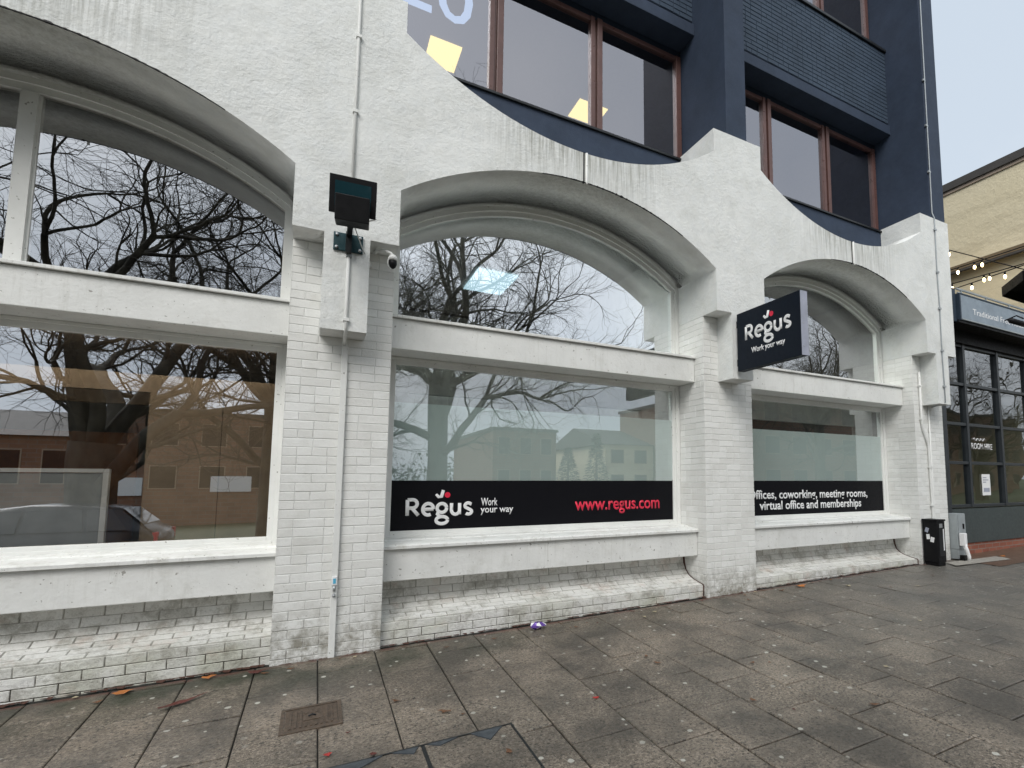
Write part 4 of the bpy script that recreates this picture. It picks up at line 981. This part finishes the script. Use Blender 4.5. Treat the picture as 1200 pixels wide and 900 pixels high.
def block(name, x0, x1, y0, y1, h, mat, label, roof='flat', rows=3, cols_=8, wn=True):
    t = thing(name, label, 'building', ((x0+x1)/2, (y0+y1)/2, 0))
    zb = -2.5
    m = MB(); m.box(x0, x1, y0, y1, zb, h); wall = m.build('wall', mat, t)
    if roof == 'flat': m = MB(); m.box(x0-.15, x1+.15, y0-.15, y1+.15, h, h+.25); m.build('roof', M['slate'], t)
    else:
        m = MB(); ym = (y0+y1)/2; m.add([(x0-.3, y1+.3, h), (x1+.3, y1+.3, h), (x1+.3, ym, h+1.9), (x0-.3, ym, h+1.9), (x0-.3, y0-.3, h), (x1+.3, y0-.3, h)], [(0, 1, 2, 3), (3, 2, 5, 4), (0, 3, 4), (1, 5, 2)]); m.build('roof', M['slate'], t)
    if wn:
        dh = (h-.2)/rows; dx = (x1-x0)/cols_
        for i in range(rows):
            for j in range(cols_):
                a = x0+dx*(j+.25); z = .2+dh*(i+.28)
                m = MB(); m.box(a-.06, a+dx*.5+.06, y1, y1+.05, z-.06, z+dh*.5+.06); f = m.build('window', M['tan'], t)
                m = MB(); m.box(a, a+dx*.5, y1+.051, y1+.06, z, z+dh*.5); m.build('pane', M['black'], f)
block('brick_building', -12.2, -2.2, -50, -36, 5.6, M['brownbrick'], 'long brown brick building with a flat roof reflected in the left window', rows=2, cols_=4)
block('brick_building', 12.6, 18.2, -50, -36, 5.6, M['brownbrick'], 'brown brick block with a flat roof reflected in the middle window', rows=2, cols_=3)
block('house', -22, -12.5, -46, -36, 4.0, M['brownbrick'], 'low brown brick house at the far left end across the road', 'pitched', 1, 5)
block('house', 22, 34, -46, -34, 4.6, M['cream'], 'cream house with a pitched slate roof reflected at the right of the middle window', 'pitched', 2, 5)
block('brick_building', 27, 70, -40, -24, 8.2, M['brownbrick'], 'big brown brick block on the far right corner reflected in the pub windows', rows=3, cols_=14)
m = MB(); rr = random.Random(4)
for i in range(90):
    x = rr.uniform(-60, 70); y = rr.uniform(-60, -52); h = rr.uniform(2.5, 5.0); n = 7; rad = rr.uniform(2., 4.)
    for j in range(170):
        a = rr.uniform(0, 6.28); q = rad*rr.random()**.5; z = rr.uniform(-.5, h)
        c = Vector((x+q*cos(a), y+q*sin(a), z)); e = .28
        m.add([c+Vector((rr.uniform(-e, e), rr.uniform(-e, e), rr.uniform(-e, e))) for _ in range(3)], [(0, 1, 2)])
o = m.build('distant_hedge', M['grass']); tag(o, 'dark far-off belt of shrubs and trees beyond the buildings opposite', 'shrubs', kind='stuff')

def conifer(x, y, h, rad, seed, label):
    r = random.Random(seed); t = thing('conifer', label, 'tree', (x, y, gz(x, y)), 'conifers beyond the road')
    z0 = gz(x, y); m = MB(); m.tube([(x, y, z0-.2), (x, y, z0+h*.95)], [.18, .03], 8); m.build('trunk', M['bark'], t)
    m = MB()
    for i in range(1500):
        u = r.random()**.8; rr_ = rad*(1-u)*(.55+.45*r.random())+.08; a = r.uniform(0, 6.283); c = Vector((x+rr_*cos(a), y+rr_*sin(a), z0+.6+u*(h-.6)-rr_*.25))
        d = Vector((cos(a), sin(a), -.3)); e = Vector((-sin(a), cos(a), r.uniform(-.3, .3))); L_ = r.uniform(.12, .3)
        m.add([c-e*L_*.4, c+e*L_*.4, c+d*L_*1.3], [(0, 1, 2)])
    m.build('crown', M['needle'], t)
M['needle'] = m_ground('dark_conifer_needles', (.012, .03, .015), (.03, .055, .025), 8)
conifer(20.6, -33, 6.2, 1.5, 1, 'taller dark conifer reflected between the brick block and the cream house')
conifer(18.9, -35, 5.2, 1.7, 2, 'rounder dark conifer reflected just beside the brick block')

def car():
    cx, cy = -4.7, -7.75; z0 = gz(cx, cy)-.155
    t = thing('parked_car', 'dark grey hatchback parked at the kerb opposite the left window', 'car', (cx, cy, z0))
    def at(x, y, z): return (cx+x, cy+y, z0+z)
    # cross-sections along the length: (x, half width, sill z, belt z, roof half width, roof z)
    sec = [(-2.08, .60, .32, .55, .55, .58), (-2.0, .76, .24, .70, .70, .76), (-1.6, .86, .20, .84, .78, .90), (-1.05, .88, .20, .92, .78, .97), (-.95, .88, .20, .93, .76, 1.0), (-.35, .88, .20, .95, .62, 1.40), (.2, .88, .20, .96, .60, 1.47),
           (.9, .88, .20, .97, .60, 1.46), (1.45, .88, .20, .98, .62, 1.38), (1.85, .86, .22, .98, .70, 1.02), (2.0, .80, .26, .92, .72, .95), (2.06, .66, .34, .80, .62, .84)]
    def ring(q): x, w, s0, b, rw, r = q; P = [(-w*.92, s0), (-w, s0+.12), (-w, b-.1), (-w*.96, b), (-rw, r-.03), (-rw*.8, r), (rw*.8, r), (rw, r-.03), (w*.96, b), (w, b-.1), (w, s0+.12), (w*.92, s0)]; return [at(x, y, z) for y, z in P]
    m = MB(); R_ = [ring(q) for q in sec]; n = 12; vs = [p for r_ in R_ for p in r_]; fs = []; mi = []
    for i in range(len(R_)-1):
        for k in range(n): fs.append((i*n+k, i*n+(k+1) % n, (i+1)*n+(k+1) % n, (i+1)*n+k))
    fs += [tuple(range(n)), tuple(range((len(R_)-1)*n, len(R_)*n))]
    m.add(vs, fs, 0, True); body = m.build('body', M['carpaint'], t)
    def quad(nm, pts, mat, par): q = MB(); q.add(pts+[tuple(Vector(p)-Vector((0, .0, .004))) for p in pts], [(0, 1, 2, 3), (4, 5, 6, 7)]); return q.build(nm, mat, par)
    quad('windscreen', [at(-.92, -.66, 1.035), at(-.92, .66, 1.035), at(-.37, .52, 1.40), at(-.37, -.52, 1.40)], M['carglass'], body)
    quad('rear_window', [at(1.47, -.54, 1.385), at(1.47, .54, 1.385), at(1.80, .62, 1.08), at(1.80, -.62, 1.08)], M['carglass'], body)
    for sgn in (1, -1):
        for (a, b, ta, tb) in ((-.78, .12, -.30, .12), (.18, 1.0, .18, .92), (1.06, 1.62, .98, 1.34)):
            quad('side_window', [at(a, sgn*.868, .99), at(b, sgn*.868, .99), at(tb, sgn*.665, 1.37), at(ta, sgn*.665, 1.37)], M['carglass'], body)
        q = MB(); q.tube([at(-.62, sgn*.88, 1.0), at(-.66, sgn*.98, 1.02), at(-.66, sgn*1.03, 1.02)], [.04, .075, .05], 8); q.build('mirror', M['carpaint'], body)
        q = MB(); q.tube([at(-2.04, sgn*.62, .66), at(-1.98, sgn*.70, .68), at(-1.84, sgn*.76, .73)], [.05, .08, .05], 10); q.build('headlight', M['letterw'], body)
        q = MB(); q.box(cx+1.98, cx+2.045, cy+sgn*.7-.09, cy+sgn*.7+.09, z0+.72, z0+.92); q.build('tail_light', M['letterr'], body)
        for wx in (-1.30, 1.28):
            w_ = MB(); w_.tube([at(wx, sgn*.70, .31), at(wx, sgn*.72, .31), at(wx, sgn*.87, .31), at(wx, sgn*.89, .31)], [.28, .31, .31, .28], 22); wh = w_.build('wheel', M['black'], t)
            w_ = MB(); w_.tube([at(wx, sgn*.885, .31), at(wx, sgn*.897, .31)], [.20, .18], 18); w_.build('rim', M['galv'], wh)
    q = MB(); q.box(cx-2.10, cx-2.02, cy-.5, cy+.5, z0+.36, z0+.48); q.build('grille', M['black'], body)
    q = MB(); q.box(cx-2.105, cx-2.085, cy-.26, cy+.26, z0+.50, z0+.60); q.build('number_plate', M['letterw'], body)
k = NT('dark_grey_car_paint'); k.pbr((.035, .038, .042), .22, .3, None, .6); M['carpaint'] = k.m
k = NT('car_window_glass'); k.pbr((.01, .012, .013), .05, 0, None, .7); M['carglass'] = k.m
car()

bb = [o for o in C.objects if o.name.startswith('brick_building') and 'left window' in o.get('label', '')][0]
m = MB(); m.box(-6.0, -3.8, -36, -35.9, .7, 1.7); m.build('notice_board', M['letterw'], bb)
m = MB(); m.box(-10.5, -9.4, -36, -35.9, .5, 1.6); m.build('notice_board', M['letterw'], bb)
